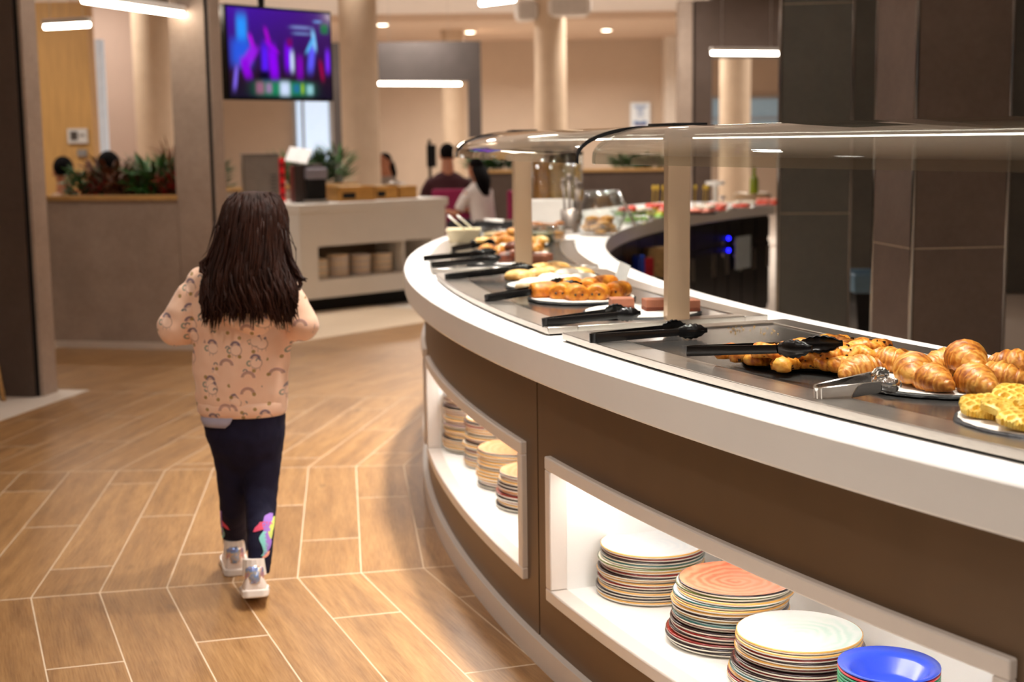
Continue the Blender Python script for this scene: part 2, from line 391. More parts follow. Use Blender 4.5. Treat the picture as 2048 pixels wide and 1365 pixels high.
# daylight windows in the back wall
M_DAY = mat('daylight_pane', '#cfe0f2', 0.3, emit='#c4dcf6', es=0.85)
M_DAY2 = mat('dusky_pane', '#8fa3ad', 0.3, emit='#93abb8', es=0.28)
def window(name, px0, px1, py0, py1, m):
    a, b = ony(px0, py1, 27.45), ony(px1, py0, 27.45)
    wd = struct(obj(name, MB().box(((a.x + b.x) / 2, 27.46, (a.z + b.z) / 2), (b.x - a.x, 0.05, b.z - a.z)), m))
    f = MB()
    for x in (a.x, (a.x * 0.78 + b.x * 0.22), b.x): f.box((x, 27.42, (a.z + b.z) / 2), (0.05, 0.06, b.z - a.z))
    for z in (a.z, b.z, a.z * 0.4 + b.z * 0.6): f.box(((a.x + b.x) / 2, 27.42, z), (b.x - a.x, 0.055, 0.05))
    obj('window_frame', f, mat('window_frame_grey', '#aeb6c0', 0.5), wd); return wd
window('window_1', 594, 656, 60, 326, M_DAY); window('window_2', 1421, 1600, 195, 300, M_DAY2)
q = MB(); a = ony(1331, 160, 26.9).x; b = ony(1352, 160, 26.9).x; q.box(((a + b) / 2, 27.2, 1.65), (b - a, 0.6, 3.3)); struct(obj('trim_pilaster', q, mat('pale_pilaster', '#e9ddd0', 0.7)))
# ---------------------------------------------------------------- round columns
def column(pxc, pxw, py, label, dia=0.40):
    y = dia * F_PX / pxw; p = ony(pxc, py, y)
    q = MB(); q.lathe([(dia / 2, 0), (dia / 2, CEIL)], 40, (p.x, y, 0)); o = obj('round_column', q, M_COLM); smooth_by_angle(o); tag(o, label, 'column', 'round plaster columns'); return p, y
column(720, 75, 200, 'beige round column standing behind the hanging television')
CP = column(1101, 62, 150, 'beige round column carrying two loudspeakers near its top')
column(908, 46, 250, 'beige round column seen inside the grey portal frame')
column(1470, 61, 200, 'beige round column inside the dark brown portal')
column(308, 74, 200, 'beige round column behind the planter wall opening')
# ---------------------------------------------------------------- tile-clad square piers
def pier(name, corner, dx, w_, d_, m1, m2, joints, label):
    dx = Vector(dx).normalized(); dy = Vector((-dx.y, dx.x)); c = Vector(corner)
    t = thing(name, label, 'pier', (*(c + dx * w_ / 2 + dy * d_ / 2), 0))
    q = MB(); q.prism(quad(c + (dx + dy) * 0.0025, dx * (w_ - 0.005), dy * (d_ - 0.005)), 0, CEIL); obj('core', q, M_GROUT, t)
    zs = [0.0] + joints + [CEIL]
    for i in range(len(zs) - 1):
        z0, z1 = zs[i] + 0.0025, zs[i + 1] - 0.0025
        for mm, p, a, b in ((m1, c + dx * 0.01, dx * (w_ - 0.02), dy * 0.016), (m2, c + dy * 0.01, dx * 0.016, dy * (d_ - 0.02)),
                            (m2, c + dx * (w_ - 0.016) + dy * 0.01, dx * 0.016, dy * (d_ - 0.02)), (m1, c + dy * (d_ - 0.016) + dx * 0.01, dx * (w_ - 0.02), dy * 0.016)):
            q = MB(); q.prism(quad(p, a, b), z0, z1); obj('tile', q, mm, t)
    for p in (c, c + dx * w_, c + dy * d_, c + dx * w_ + dy * d_):
        s = (c + dx * w_ / 2 + dy * d_ / 2 - p).normalized()
        q = MB(); q.tube([(p.x + s.x * 0.006, p.y + s.y * 0.006, 0), (p.x + s.x * 0.006, p.y + s.y * 0.006, CEIL)], 0.0095, 10); obj('corner_trim', q, M_TRIMM, t, smooth=True)
    return t
zB = 0.955
pA = ony(1557, 400, 8.35)
pier('tiled_pier', (pA.x, pA.y), (0.98, -0.17), 0.415, 0.41, M_PIERG, M_PIER, [zB, zB + 1.2], 'grey tiled square pier with chrome corners beside the dark portal')
pB = ony(1826, 400, 5.6)
pier('tiled_pier', (pB.x, pB.y), (1, 0.12), 0.395, 0.42, M_PIER, M_PIER, [zB, zB + 1.2], 'brown tiled square pier with chrome corners behind the croissants')
# ---------------------------------------------------------------- ring counter: cabinet units, worktop, trays, glass guards
def oncyl_far(px, py, rad):
    d = ray(px, py); a = d.x ** 2 + d.y ** 2; b = -2 * (d.x * RC.x + d.y * RC.y); c = RC.length_squared - rad * rad
    return EYE + d * ((-b + math.sqrt(max(b * b - 4 * a * c, 0))) / (2 * a))
RP = 8.465; STEP = 12.37; B0 = 211.0
M_INNER = mat('dark_kitchen_laminate', '#2a2523', 0.45, var=0.08)
M_INNER2 = mat('charcoal_appliance', '#1b1918', 0.35, var=0.1)
M_NICHE = mat('white_niche_lining', '#f4f2ee', 0.5, var=0.01)
M_FRAMEW = mat('white_niche_frame', '#e2d8cf', 0.35, var=0.01)
M_BLUE = mat('blue_indicator', '#2030ff', 0.4, emit='#1a1aff', es=7.0)
NAMES = ['beside the croissant tray', 'below the chocolate cakes', 'at the far bend of the counter', 'on the far arm near the salads', 'on the far arm by the canapes', 'at the far end behind the grey pier']
for i in range(-1, 6):
    a1 = B0 - STEP * i; a0 = a1 - STEP
    if i == -1: a1 = 217.0; a0 = B0
    if i == 5: a0 = 142.0
    lab = 'curved bronze counter base unit ' + (NAMES[i] if i >= 0 else 'running on past the lit plate niche')
    if i in (0, 1, 2): lab = 'curved bronze counter base unit with lit plate niche ' + NAMES[i]
    c = ap(8.1, (a0 + a1) / 2)
    t = thing('counter_base_unit', lab, 'counter', (c.x, c.y, 0), group='curved base units of the ring counter')
    g = 0.03
    if i in (0, 1, 2):
        n0, n1 = a0 + 0.63, a1 - 0.63
        q = MB(); q.ring(RP - 0.02, RP, a0 + g, a1 - g, 0.07, 0.20); q.ring(RP - 0.02, RP, a0 + g, a1 - g, 0.586, 0.803)
        q.ring(RP - 0.02, RP, a0 + g, n0 + 0.05, 0.20, 0.586); q.ring(RP - 0.02, RP, n1 - 0.05, a1 - g, 0.20, 0.586); smooth_by_angle(obj('front_panel', q, M_BRONZE, t))
        fw = 0.24
        q = MB(); q.ring(RP - 0.035, RP + 0.017, n0, n1, 0.553, 0.588); q.ring(RP - 0.035, RP + 0.017, n0, n1, 0.2, 0.234)
        q.ring(RP - 0.035, RP + 0.0165, n0, n0 + fw, 0.234, 0.553); q.ring(RP - 0.035, RP + 0.0165, n1 - fw, n1, 0.234, 0.553)
        fr = obj('niche_frame', q, M_FRAMEW, t, bevel=0.004); smooth_by_angle(fr)
        q = MB(); q.ring(7.98, RP - 0.03, n0 + 0.1, n1 - 0.1, 0.215, 0.2335); q.ring(7.98, RP - 0.03, n0 + 0.1, n1 - 0.1, 0.553, 0.57)
        q.ring(7.97, 7.985, n0, n1, 0.215, 0.57); q.ring(7.98, RP - 0.03, n0 + 0.1, n0 + fw, 0.22, 0.565, 2); q.ring(7.98, RP - 0.03, n1 - fw, n1 - 0.1, 0.22, 0.565, 2)
        ln = obj('niche_lining', q, M_NICHE, t); smooth_by_angle(ln)
        q = MB(); q.ring(8.375, 8.40, n0 + 0.5, n1 - 0.5, 0.545, 0.551); obj('led_strip', q, M_LEDN, ln)
    else:
        q = MB(); q.ring(RP - 0.02, RP, a0 + g, a1 - g, 0.07, 0.803); smooth_by_angle(obj('front_panel', q, M_BRONZE, t))
    q = MB(); q.ring(RP - 0.02, 8.485, a0, a1, 0.0, 0.07); smooth_by_angle(obj('plinth', q, M_FRAMEW, t))
    q = MB(); q.ring(7.70, 7.72, a0, a1, 0.06, 0.803); smooth_by_angle(obj('staff_side_panel', q, M_INNER, t))
    nd = 4
    for k in range(nd):
        b0 = a0 + (a1 - a0) * k / nd + 0.06; b1 = a0 + (a1 - a0) * (k + 1) / nd - 0.06
        if i == -1: break
        q = MB(); q.ring(7.685, 7.70, b0, b1, 0.10, 0.60); dr = obj('door', q, M_INNER2, t)
        q = MB(); q.ring(7.665, 7.685, b0 + 0.2, b0 + 0.32, 0.40, 0.56, 2); obj('handle', q, M_STEEL, dr)
        q = MB(); q.ring(7.685, 7.70, b0, b1, 0.63, 0.78); obj('drawer', q, M_INNER2, t)
# controls on the far units (blue lamps, hanging note)
far_unit = [o for o in COL.objects if o.name.startswith('counter_base_unit') and o['label'].endswith('near the salads')][0]
far_unit2 = [o for o in COL.objects if o.name.startswith('counter_base_unit') and o['label'].endswith('by the canapes')][0]
def on_inner(px, py, r=7.68): return oncyl_far(px, py, r)
for (px, py) in ((1457, 477), (1457, 501)):
    p = on_inner(px, py); un = far_unit2 if pol(p)[1] < B0 - STEP * 4 else far_unit
    q = MB(); q.ell(p, (0.014, 0.014, 0.014), 10, 8); obj('indicator_lamp', q, M_BLUE, un, smooth=True)
    for dxp in (-12, 12):
        p2 = on_inner(px + dxp, py + 10); q = MB(); q.ell(p2, (0.014, 0.014, 0.014), 8, 6); obj('control_knob', q, M_STEEL, un, smooth=True)
p = on_inner(1470, 475, 7.66); p2 = on_inner(1500, 545, 7.66); un = far_unit2 if pol(p)[1] < B0 - STEP * 4 else far_unit
q = MB(); a_, b_ = pol(p)[1], pol(p2)[1]; q.ring(7.655, 7.658, min(a_, b_), max(a_, b_), p2.z + 0.04, p.z, 3)
nt = obj('hanging_cloth', q, mat('pale_cloth', '#b9c4c9', 0.8)); tag(nt, 'pale cloth hanging from the dark staff-side cabinet', 'cloth')
# packets on an open shelf below the worktop, staff side; blue blocks paint light reflections
for k, (px, py, col_, w_, h_) in enumerate(((1288, 540, '#b01528', 0.10, 0.12), (1312, 545, '#a8895c', 0.16, 0.2), (1240, 515, '#1b2f78', 0.06, 0.2), (1277, 492, '#1d3a9c', 0.05, 0.18))):
    p = on_inner(px, py, 7.62); q = MB(); q.box((p.x, p.y, 0.62), (w_, 0.08, h_), 0.5)
    lb = ['red paper packet below the worktop edge on staff side', 'tan paper bag below the worktop edge on staff side', 'tall dark block painted as a blue light reflection under the far worktop', 'slim block painted as a blue light reflection under the far worktop'][k]
    o = obj('packet_and_reflection', q, mat('packet_%d' % k, col_, 0.4, var=0.3, scale=30), bevel=0.012); o.location.z = 0.62 - h_ / 2; tag(o, lb, 'packet')
    q = MB(); q.box((p.x, p.y, 0.31), (w_ + 0.06, 0.12, 2 * (0.31) - h_ + 0.0), 0.5)
    sh = MB(); sh.box((p.x, p.y, (0.62 - h_ / 2) / 2), (w_ + 0.05, 0.13, 0.62 - h_ / 2 - 0.002), 0.5)
    tag(obj('storage_crate', sh, M_INNER2, bevel=0.005), 'dark storage crate carrying the ' + lb.split(' below')[0].split(' under')[0], 'crate')
# worktop
q = MB(); q.ring(R_IN, R_OUT, 142.0, 217.0, 0.803, CT, 150)
wt = obj('ring_worktop', q, M_WHITE, bevel=0.006); smooth_by_angle(wt); tag(wt, 'thick white curved worktop of the ring shaped buffet counter', 'worktop')
# heated trays
TRAYS = [(199.45, 210.75, 'nearest the waffles and croissants'), (187.5, 198.75, 'carrying the chocolate rolls and cakes'), (175.6, 186.35, 'at the far bend carrying small pastries'), ]
for a0, a1, lb in TRAYS:
    c = ap(8.12, (a0 + a1) / 2); t = thing('heated_tray', 'steel framed dark glass warming tray ' + lb, 'tray', (c.x, c.y, CT), group='warming trays set on the worktop')
    q = MB(); q.ring(7.80, 8.432, a0 + 0.06, a1 - 0.06, CT + 0.0005, CT + 0.0045); obj('gap_shade_strip', q, M_BLACK, t)  # black strip stands in for the shaded gap under the frame
    q = MB(); q.ring(8.355, 8.44, a0, a1, CT + 0.0045, 0.913); q.ring(7.79, 7.86, a0, a1, CT + 0.0045, 0.913)
    q.ring(7.86, 8.355, a0, a0 + 0.42, CT + 0.0045, 0.913, 2); q.ring(7.86, 8.355, a1 - 0.42, a1, CT + 0.0045, 0.913, 2)
    smooth_by_angle(obj('steel_frame', q, M_STEEL, t, bevel=0.002))
    q = MB(); q.ring(7.86, 8.355, a0 + 0.42, a1 - 0.42, CT + 0.0045, 0.909); smooth_by_angle(obj('glass_plate', q, M_HOT, t))
TZ = 0.909
# glass guards
def glass_mat():
    n = NT('clear_guard_glass'); lw = n.add('ShaderNodeLayerWeight'); lw.inputs[0].default_value = 0.5
    tr = n.add('ShaderNodeBsdfTransparent'); tr.inputs[0].default_value = (0.90, 0.925, 0.90, 1)
    gl = n.add('ShaderNodeBsdfGlossy'); gl.inputs['Roughness'].default_value = 0.015; gl.inputs[0].default_value = (0.95, 0.96, 0.95, 1)
    mx = n.add('ShaderNodeMixShader'); fac = n.math('MINIMUM', n.math('ADD', n.math('MULTIPLY', n.math('POWER', lw.outputs['Facing'], 3.5), 0.85), 0.15), 1.0)
    n.put(mx.inputs[0], fac); n.put(mx.inputs[1], tr.outputs[0]); n.put(mx.inputs[2], gl.outputs[0]); n.put(n.out.inputs[0], mx.outputs[0])
    wv = n.noise(n.coord('Object', (1, 1, 1)), 3.0, 1); 
    bp = n.add('ShaderNodeBump'); bp.inputs['Strength'].default_value = 0.03; bp.inputs['Distance'].default_value = 0.02; n.put(bp.inputs['Height'], wv); n.put(gl.inputs['Normal'], bp.outputs[0])
    return n.m
M_GLASS = glass_mat()
def jar_glass():
    n = NT('jar_glass'); n.set(Base_Color=(0.93, 0.96, 0.95), Roughness=0.03); lw = n.add('ShaderNodeLayerWeight'); lw.inputs[0].default_value = 0.5
    tr = n.add('ShaderNodeBsdfTransparent'); tr.inputs[0].default_value = (0.93, 0.95, 0.94, 1)
    gl = n.add('ShaderNodeBsdfGlossy'); gl.inputs['Roughness'].default_value = 0.03
    mx = n.add('ShaderNodeMixShader'); n.put(mx.inputs[0], n.math('ADD', n.math('MULTIPLY', n.math('POWER', lw.outputs['Facing'], 3.5), 0.85), 0.07)); n.put(mx.inputs[1], tr.outputs[0]); n.put(mx.inputs[2], gl.outputs[0]); n.put(n.out.inputs[0], mx.outputs[0]); return n.m
M_JAR = jar_glass()
GT, GL, RL = 1.432, 1.338, 8.335
def guard_profile(off=0.0):
    pts = []
    for k in range(4): pts.append((7.93 + (8.13 - 7.93) * k / 3, GT))
    cx_, cz_, rx, rz_ = 8.13, 1.355, RL - 8.13, GT - 1.355
    for k in range(1, 13):
        a = PI / 2 * (1 - k / 12); pts.append((cx_ + rx * math.cos(a), cz_ + rz_ * math.sin(a)))
    pts.append((RL, GL)); return pts
def guard_section(a0, a1):
    pr_ = guard_profile(); n = len(pr_); out = []
    for i, (r, z) in enumerate(pr_):
        d = Vector((pr_[min(i + 1, n - 1)][0] - pr_[max(i - 1, 0)][0], pr_[min(i + 1, n - 1)][1] - pr_[max(i - 1, 0)][1])).normalized()
        out.append((r - d.y * -0.006 * -1, z - d.x * 0.006) if False else (r + d.y * 0.006, z - d.x * 0.006))
    loop = pr_ + out[::-1]; m = max(4, int((a1 - a0) / 0.35)); L = []
    for j in range(m + 1):
        a = a0 + (a1 - a0) * j / m; L.append([ap(r, a, z) for r, z in loop])
    q = MB(); q.loft(L, cap=True); return q, pr_, out
GUARDS = [(199.15, 212.0, 198.63, 'over the croissants and waffles'), (186.85, 198.35, 186.26, 'over the chocolate rolls with black edge seals'), (174.6, 185.9, 173.89, 'over the far bend of the counter')]
for a0, a1, apost, lb in GUARDS:
    c = ap(8.06, apost); t = thing('glass_sneeze_guard', 'curved clear glass sneeze guard ' + lb, 'sneeze guard', (c.x, c.y, CT), group='sneeze guards on the counter')
    q, pi_, po_ = guard_section(a0, a1); smooth_by_angle(obj('glass_canopy', q, M_GLASS, t), 50)
    for ae, sgn in ((a0, -1), (a1, 1)):
        if ae > 211: continue
        mat_e = M_BLKPL if sgn > 0 or a0 < 190 else M_JAR
        loop = [(r, z + 0.002) for r, z in pi_] + [(r, z - 0.002) for r, z in po_[::-1]]
        q = MB(); q.loft([[ap(r, ae - 0.02, z) for r, z in loop], [ap(r, ae + 0.035, z) for r, z in loop]]); smooth_by_angle(obj('edge_seal', q, mat_e, t), 50)
    q = MB(); q.ring(8.045, 8.085, max(a0, apost) + 0.05, a1 - 0.3, GT - 0.030, GT - 0.0075); ho = obj('lamp_rail', q, M_STEEL, t)
    q = MB(); q.ring(8.052, 8.078, a0 + 0.4, a1 - 0.5, GT - 0.034, GT - 0.0302); obj('led_strip', q, M_LEDS, ho)
    rr = 8.06 if apost > 190 else 8.085
    dr, dt = ap(1, apost) - ap(0, apost), None; dr = Vector((math.cos(math.radians(apost)), math.sin(math.radians(apost)), 0)); dt = Vector((-dr.y, dr.x, 0))
    pc = ap(rr, apost)
    R3 = Matrix((dr, dt, (0, 0, 1))).transposed()
    q = MB(); q.box((pc.x, pc.y, (CT + GT - 0.007) / 2), (0.066, 0.03, GT - 0.007 - CT), R=R3); obj('support_post', q, M_POST, t, bevel=0.003)
    q = MB(); q.box((pc.x, pc.y, GT + 0.004), (0.10, 0.16, 0.008), R=R3); obj('clamp_plate', q, M_BLKPL, t, bevel=0.002)
# ---------------------------------------------------------------- plates and bowls in the lit niches
def plate_mesh(name, mats, r=0.135):
    q = MB(); n = 44
    prof_b = [(0.0, 0.0), (r * 0.55, 0.0), (r * 0.62, 0.0012), (r * 0.96, 0.0040), (r * 0.995, 0.0055), (r * 1.0, 0.0092)]
    prof_r = [(r * 1.0, 0.0092), (r * 1.001, 0.0105), (r * 0.996, 0.0122), (r * 0.98, 0.0128)]
    prof_t = [(r * 0.98, 0.0128), (r * 0.93, 0.0115), (r * 0.72, 0.006), (r * 0.4, 0.005), (0.0, 0.005)]
    def part(prof, c):
        q.c = c; R = [[(max(rr, 1e-4) * math.cos(2 * PI * j / n), max(rr, 1e-4) * math.sin(2 * PI * j / n), z) for j in range(n)] for rr, z in prof]; q.loft(R, cap=False)
    part(prof_b, 0); part(prof_r, 1); part(prof_t, 2)
    me = bpy.data.meshes.new(name); me.from_pydata(q.v, [], q.f)
    for m in mats: me.materials.append(m)
    me.polygons.foreach_set('material_index', q.mi); me.polygons.foreach_set('use_smooth', [True] * len(q.f))
    me.validate(); me.update(); return me
M_CREAM = mat('cream_glaze', '#f2e9d8', 0.22, var=0.03, coat=0.3)
def swirl(name, c1, c2, c3, amt=1.0):
    n = NT(name); v = n.coord('Object'); sx = n.add('ShaderNodeSeparateXYZ'); n.put(sx.inputs[0], v)
    r = n.math('SQRT', n.math('ADD', n.math('POWER', sx.outputs[0], 2.0), n.math('POWER', sx.outputs[1], 2.0)))
    ang = n.math('ARCTAN2', sx.outputs[1], sx.outputs[0])
    ph = n.math('ADD', n.math('MULTIPLY', r, 260.0), n.math('ADD', ang, n.math('MULTIPLY', n.noise(v, 14, 3), 14.0)))
    wv = n.math('ADD', n.math('MULTIPLY', n.math('SINE', ph), 0.5), 0.5)
    sec = n.math('ADD', n.math('MULTIPLY', n.math('SINE', n.math('ADD', ang, n.math('MULTIPLY', r, 22.0))), 0.5), 0.5)
    c = n.mix(n.math('MULTIPLY', sec, amt), lin(c1), lin(c2)); c = n.mix(n.math('MULTIPLY', wv, 0.45), c, lin(c3))
    n.set(Base_Color=c, Roughness=0.2); n.b.inputs['Coat Weight'].default_value = 0.4; return n.m
M_SW_BLUE = swirl('white_blue_swirl', '#eef1f2', '#d5e2ea', '#f5f5f3', 0.5)
M_SW_MINT = swirl('white_mint_swirl', '#eef0ef', '#b9e0d4', '#f3f3f2', 0.8)
M_SW_CORAL = swirl('coral_swirl', '#e8875c', '#e2623c', '#f0b98c', 0.8)
M_SW_PEACH = swirl('peach_swirl', '#f0c08c', '#eda66e', '#f5d6ac', 0.6)
RIMS = {'amber': mat('amber_rim', '#d9a150', 0.25, coat=0.3), 'brown': mat('dark_brown_rim', '#2b1a1c', 0.22, coat=0.3), 'red': mat('dark_red_rim', '#7c1c1a', 0.22, coat=0.3),
        'green': mat('olive_rim', '#57602c', 0.25, coat=0.3), 'teal': mat('teal_rim', '#2f5a55', 0.25, coat=0.3), 'mauve': mat('mauve_rim', '#8c6b78', 0.25, coat=0.3)}
PM = {}
def pmesh(rim, top=None):
    key = (rim, top.name if top else None)
    if key not in PM:
        tops = {'amber': M_CREAM, 'brown': mat('brown_plate_glaze', '#4a2a2c', 0.2, coat=0.3), 'red': mat('red_plate_glaze', '#9c2f26', 0.2, coat=0.3), 'green': M_CREAM, 'teal': M_SW_MINT, 'mauve': M_CREAM}
        PM[key] = plate_mesh('plate', [M_CREAM, RIMS[rim], top or tops[rim]])
    return PM[key]
SHELF = 0.2345
def place_stack(base, count, pitch, seq, top, topdesc, where, group, jit=0.006, lean=(0, 0), scale=1.0, spread=0.0):
    for k in range(count):                               # k = 0 at the bottom
        f = count - 1 - k
        rim = seq[f % len(seq)]
        me = pmesh(top[0], top[1]) if (f == 0 and top) else pmesh(rim)
        o = bpy.data.objects.new('plate', me); COL.objects.link(o)
        o.location = (base.x + random.uniform(-jit, jit) + lean[0] * k, base.y + random.uniform(-jit, jit) + lean[1] * k, base.z + pitch * k)
        o.rotation_euler = (0, 0, random.uniform(0, 6.28))
        s = scale * (1 + spread * (f / max(1, count - 1))); o.scale = (s, s, pitch / 0.0092)
        if f == 0: lab = topdesc + ' topping the stack ' + where
        else: lab = '%s rimmed plate, %s from top of stack %s' % ({'brown': 'dark brown', 'red': 'dark red', 'green': 'olive green'}.get(rim, rim), ORD[f], where)
        tag(o, lab, 'plate', group)
A, Bn, Rd, Gn, Tl, Mv = 'amber', 'brown', 'red', 'green', 'teal', 'mauve'
def niche_base(px, py, r=8.24):
    p = oncyl(px, py, r); a = pol(p)[1]; return ap(r, a, SHELF), p.z
def stack_on_shelf(px, py, count, seq, top, td, wh, grp, pitch, **kw):
    b = onz(px, py, SHELF); r_, a_ = pol(b); b = ap(min(max(r_, 8.13), 8.29), a_, SHELF); print('stack', round(r_, 3), round(a_, 2)); place_stack(b, count, pitch, seq, top, td, wh, grp, **kw)
def stack_from_px(px, py_top, count, seq, top, td, wh, grp, r=8.24, **kw):
    b, zt = niche_base(px, py_top, r); pitch = (zt - SHELF - 0.006) / (count - 1)
    pitch = min(max(pitch, 0.0075), 0.0108); place_stack(b, count, pitch, seq, top, td, wh, grp, **kw)
g1 = 'plates stacked in the lit counter niches'
stack_from_px(1299, 1086, 16, [A, Rd, Bn, Tl, Gn, A, Rd, Bn, A, A, Rd, Bn, A, Bn, Bn], (A, M_SW_BLUE), 'white plate with faint blue swirl', 'beside the coral swirl stack', g1, lean=(0.0004, -0.0008))
stack_from_px(1452, 1158, 16, [Bn, Gn, A, Tl, A, A, Bn, A, Tl, Rd, Bn, Rd, Bn, Rd, Bn], (Bn, M_SW_CORAL), 'coral orange swirl plate', 'between two white topped stacks', g1, lean=(0.0012, -0.0008), spread=0.03)
stack_from_px(1589, 1262, 13, [A, A, Rd, Bn, A, Rd, Bn, Rd, Bn, Tl, A, Rd], (A, M_SW_MINT), 'white plate with mint swirl', 'next to the blue bowls', g1, lean=(0.001, -0.001), spread=0.05)
stack_on_shelf(958, 897, 20, [Bn, Mv, Rd, Mv, Bn, Mv, Rd, A, A, Rd, Mv, Bn, A, A, A, Bn, A, A, A], (Bn, None), 'dark brown rimmed plate', 'at the bend of the second niche', g1, 0.0108, lean=(0.0002, -0.0008))
stack_on_shelf(1000, 928, 17, [A, Bn, Rd, A, A, Bn, A, Rd, Bn, A, Tl, Rd, A, Bn, Rd, A], (A, None), 'amber rimmed plate', 'behind the peach plate stacks', g1, 0.0105, lean=(0.0006, -0.0012))
stack_on_shelf(1033, 968, 12, [Bn, A, A, A, A, Bn, A, A, A, A, Rd], (Bn, M_SW_PEACH), 'peach swirl plate with brown rim', 'in the middle of the second niche', g1, 0.0105)
stack_on_shelf(1080, 1010, 11, [Bn, Rd, A, Bn, Bn, A, Rd, Bn, Rd, A], (Bn, M_SW_PEACH), 'pale peach swirl plate', 'at the end of the second niche', g1, 0.0105, lean=(0.0008, -0.001), spread=0.06)
# stacked melamine bowls
def bowl_mesh(m, r=0.098):
    q = MB(); n = 48
    prof = [(0.0, 0.0), (r * 0.52, 0.0), (r * 0.66, 0.012), (r * 0.78, 0.040), (r * 1.0, 0.050), (r * 1.005, 0.052), (r * 1.0, 0.054), (r * 0.80, 0.0455), (r * 0.75, 0.040), (r * 0.60, 0.012), (r * 0.52, 0.005), (0.0, 0.004)]
    q.loft([[(max(rr, 1e-4) * math.cos(2 * PI * j / n), max(rr, 1e-4) * math.sin(2 * PI * j / n), z) for j in range(n)] for rr, z in prof], cap=False)
    me = bpy.data.meshes.new('melamine_bowl'); me.from_pydata(q.v, [], q.f); me.materials.append(m); me.polygons.foreach_set('use_smooth', [True] * len(q.f)); me.validate(); me.update(); return me
bm_ = {k: bowl_mesh(mat('melamine_' + k, c, 0.25, var=0.02, coat=0.2)) for k, c in (('blue', '#2c4fd8'), ('red', '#c62a33'), ('green', '#0f8a5c'), ('yellow', '#b8c83a'))}
b, zt = niche_base(1778, 1326, 8.255); seqb = ['blue', 'red', 'green', 'green', 'green', 'green', 'yellow', 'green', 'green', 'yellow', 'green', 'red']
nb = max(4, int((zt - SHELF - 0.054) / 0.0068) + 1)
for k in range(nb):
    f = nb - 1 - k; cname = seqb[f % len(seqb)]; o = bpy.data.objects.new('melamine_bowl', bm_[cname]); COL.objects.link(o)
    o.location = (b.x, b.y, SHELF + 0.0068 * k)
    tag(o, ('shiny blue melamine bowl topping the bowl stack in the niche' if f == 0 else '%s melamine bowl, %s from the top of the bowl stack' % (cname, ORD[min(f, 19)])), 'bowl', 'melamine bowls stacked in the niche')
print('bowls', nb, 'planks', nplank)
# ---------------------------------------------------------------- slates, pastries, tongs on the trays
def pastry_mat(name, dark, mid, light, scale=9, stripes=0.0, sugar=0.0):
    n = NT(name); oi = n.add('ShaderNodeObjectInfo'); tc = n.add('ShaderNodeTexCoord')
    ad = n.add('ShaderNodeVectorMath', operation='ADD'); n.put(ad.inputs[0], tc.outputs['Object'])
    off = n.add('ShaderNodeCombineXYZ', i_0=n.math('MULTIPLY', oi.outputs['Random'], 9.0), i_1=n.math('MULTIPLY', oi.outputs['Random'], 5.0)); n.put(ad.inputs[1], off)
    a = n.noise(ad.outputs[0], scale * 3.2, 4, 0.6); b = n.noise(ad.outputs[0], scale * 18, 3, 0.6); f = a
    if stripes:
        wv = n.add('ShaderNodeTexWave', wave_type='BANDS', bands_direction='X', i_Scale=stripes, i_Distortion=7.0, i_Detail=2.5, i_Detail_Scale=1.6); n.put(wv.inputs['Vector'], ad.outputs[0])
        f = n.math('ADD', n.math('MULTIPLY', a, 0.86), n.math('MULTIPLY', wv.outputs['Fac'], 0.14))
        n.bump(n.math('ADD', wv.outputs['Fac'], n.math('MULTIPLY', b, 0.5)), 0.22, 0.004)
    else: n.bump(n.math('ADD', a, n.math('MULTIPLY', b, 0.5)), 0.35, 0.006)
    c = n.ramp(f, [(0.30, dark), (0.47, mid), (0.66, light)])
    if stripes > 28 and name.startswith('golden'):
        at = n.add('ShaderNodeAttribute', attribute_name='crust'); c = n.mix(n.math('MULTIPLY', at.outputs['Fac'], 0.75), c, lin('#7a3409'))
    if sugar:
        g = n.add('ShaderNodeNewGeometry'); sx = n.add('ShaderNodeSeparateXYZ'); n.put(sx.inputs[0], g.outputs['Normal'])
        k = n.math('MULTIPLY', n.math('SUBTRACT', n.math('ADD', sx.outputs[2], n.math('MULTIPLY', a, 0.5)), 0.55), 2.5 * sugar); nd = n.add('ShaderNodeClamp'); n.put(nd.inputs[0], k)
        c = n.mix(nd.outputs[0], c, lin('#f6efe4'))
    n.set(Base_Color=c, Roughness=0.42); n.b.inputs['Specular IOR Level'].default_value = 0.45; n.b.inputs['Coat Weight'].default_value = 0.15; n.b.inputs['Coat Roughness'].default_value = 0.25
    return n.m
M_CROI = pastry_mat('golden_croissant_crust', '#8c4412', '#c67a27', '#e6ad55', 9, 30)
M_TWIST = pastry_mat('glazed_twist_crust', '#a04a10', '#d88424', '#efb04c', 12, 26)
M_ROLL = pastry_mat('chocolate_roll_crust', '#96400c', '#d77c1c', '#e8a030', 12, 0)
M_BUN = pastry_mat('pale_bun_crust', '#c98a3e', '#e6b368', '#f1d08f', 9)
M_SUGAR = pastry_mat('sugared_bun_crust', '#d8a05a', '#efc98e', '#f6e2bd', 9, 0, 1.0)
M_DARKP = pastry_mat('dark_brioche_crust', '#2e1006', '#5c240e', '#86401c', 10)
M_WAFF = pastry_mat('waffle_batter', '#d39a2a', '#ecc04c', '#f6d873', 14)
M_CHOC = mat('dark_chocolate', '#2a120b', 0.4)
M_CAKE = mat('cocoa_mousse_cake', '#a4654b', 0.55, var=0.06, scale=60)
M_CAKES = mat('cocoa_sponge', '#7a3d26', 0.8, var=0.2, scale=90, bump=0.3)
M_SLATE = mat('black_slate', '#262527', 0.6, var=0.35, scale=24, bump=0.6, bscale=40)
M_PAPER = mat('white_baking_paper', '#e6e0db', 0.7, var=0.03, scale=30, bump=0.1, bscale=20)

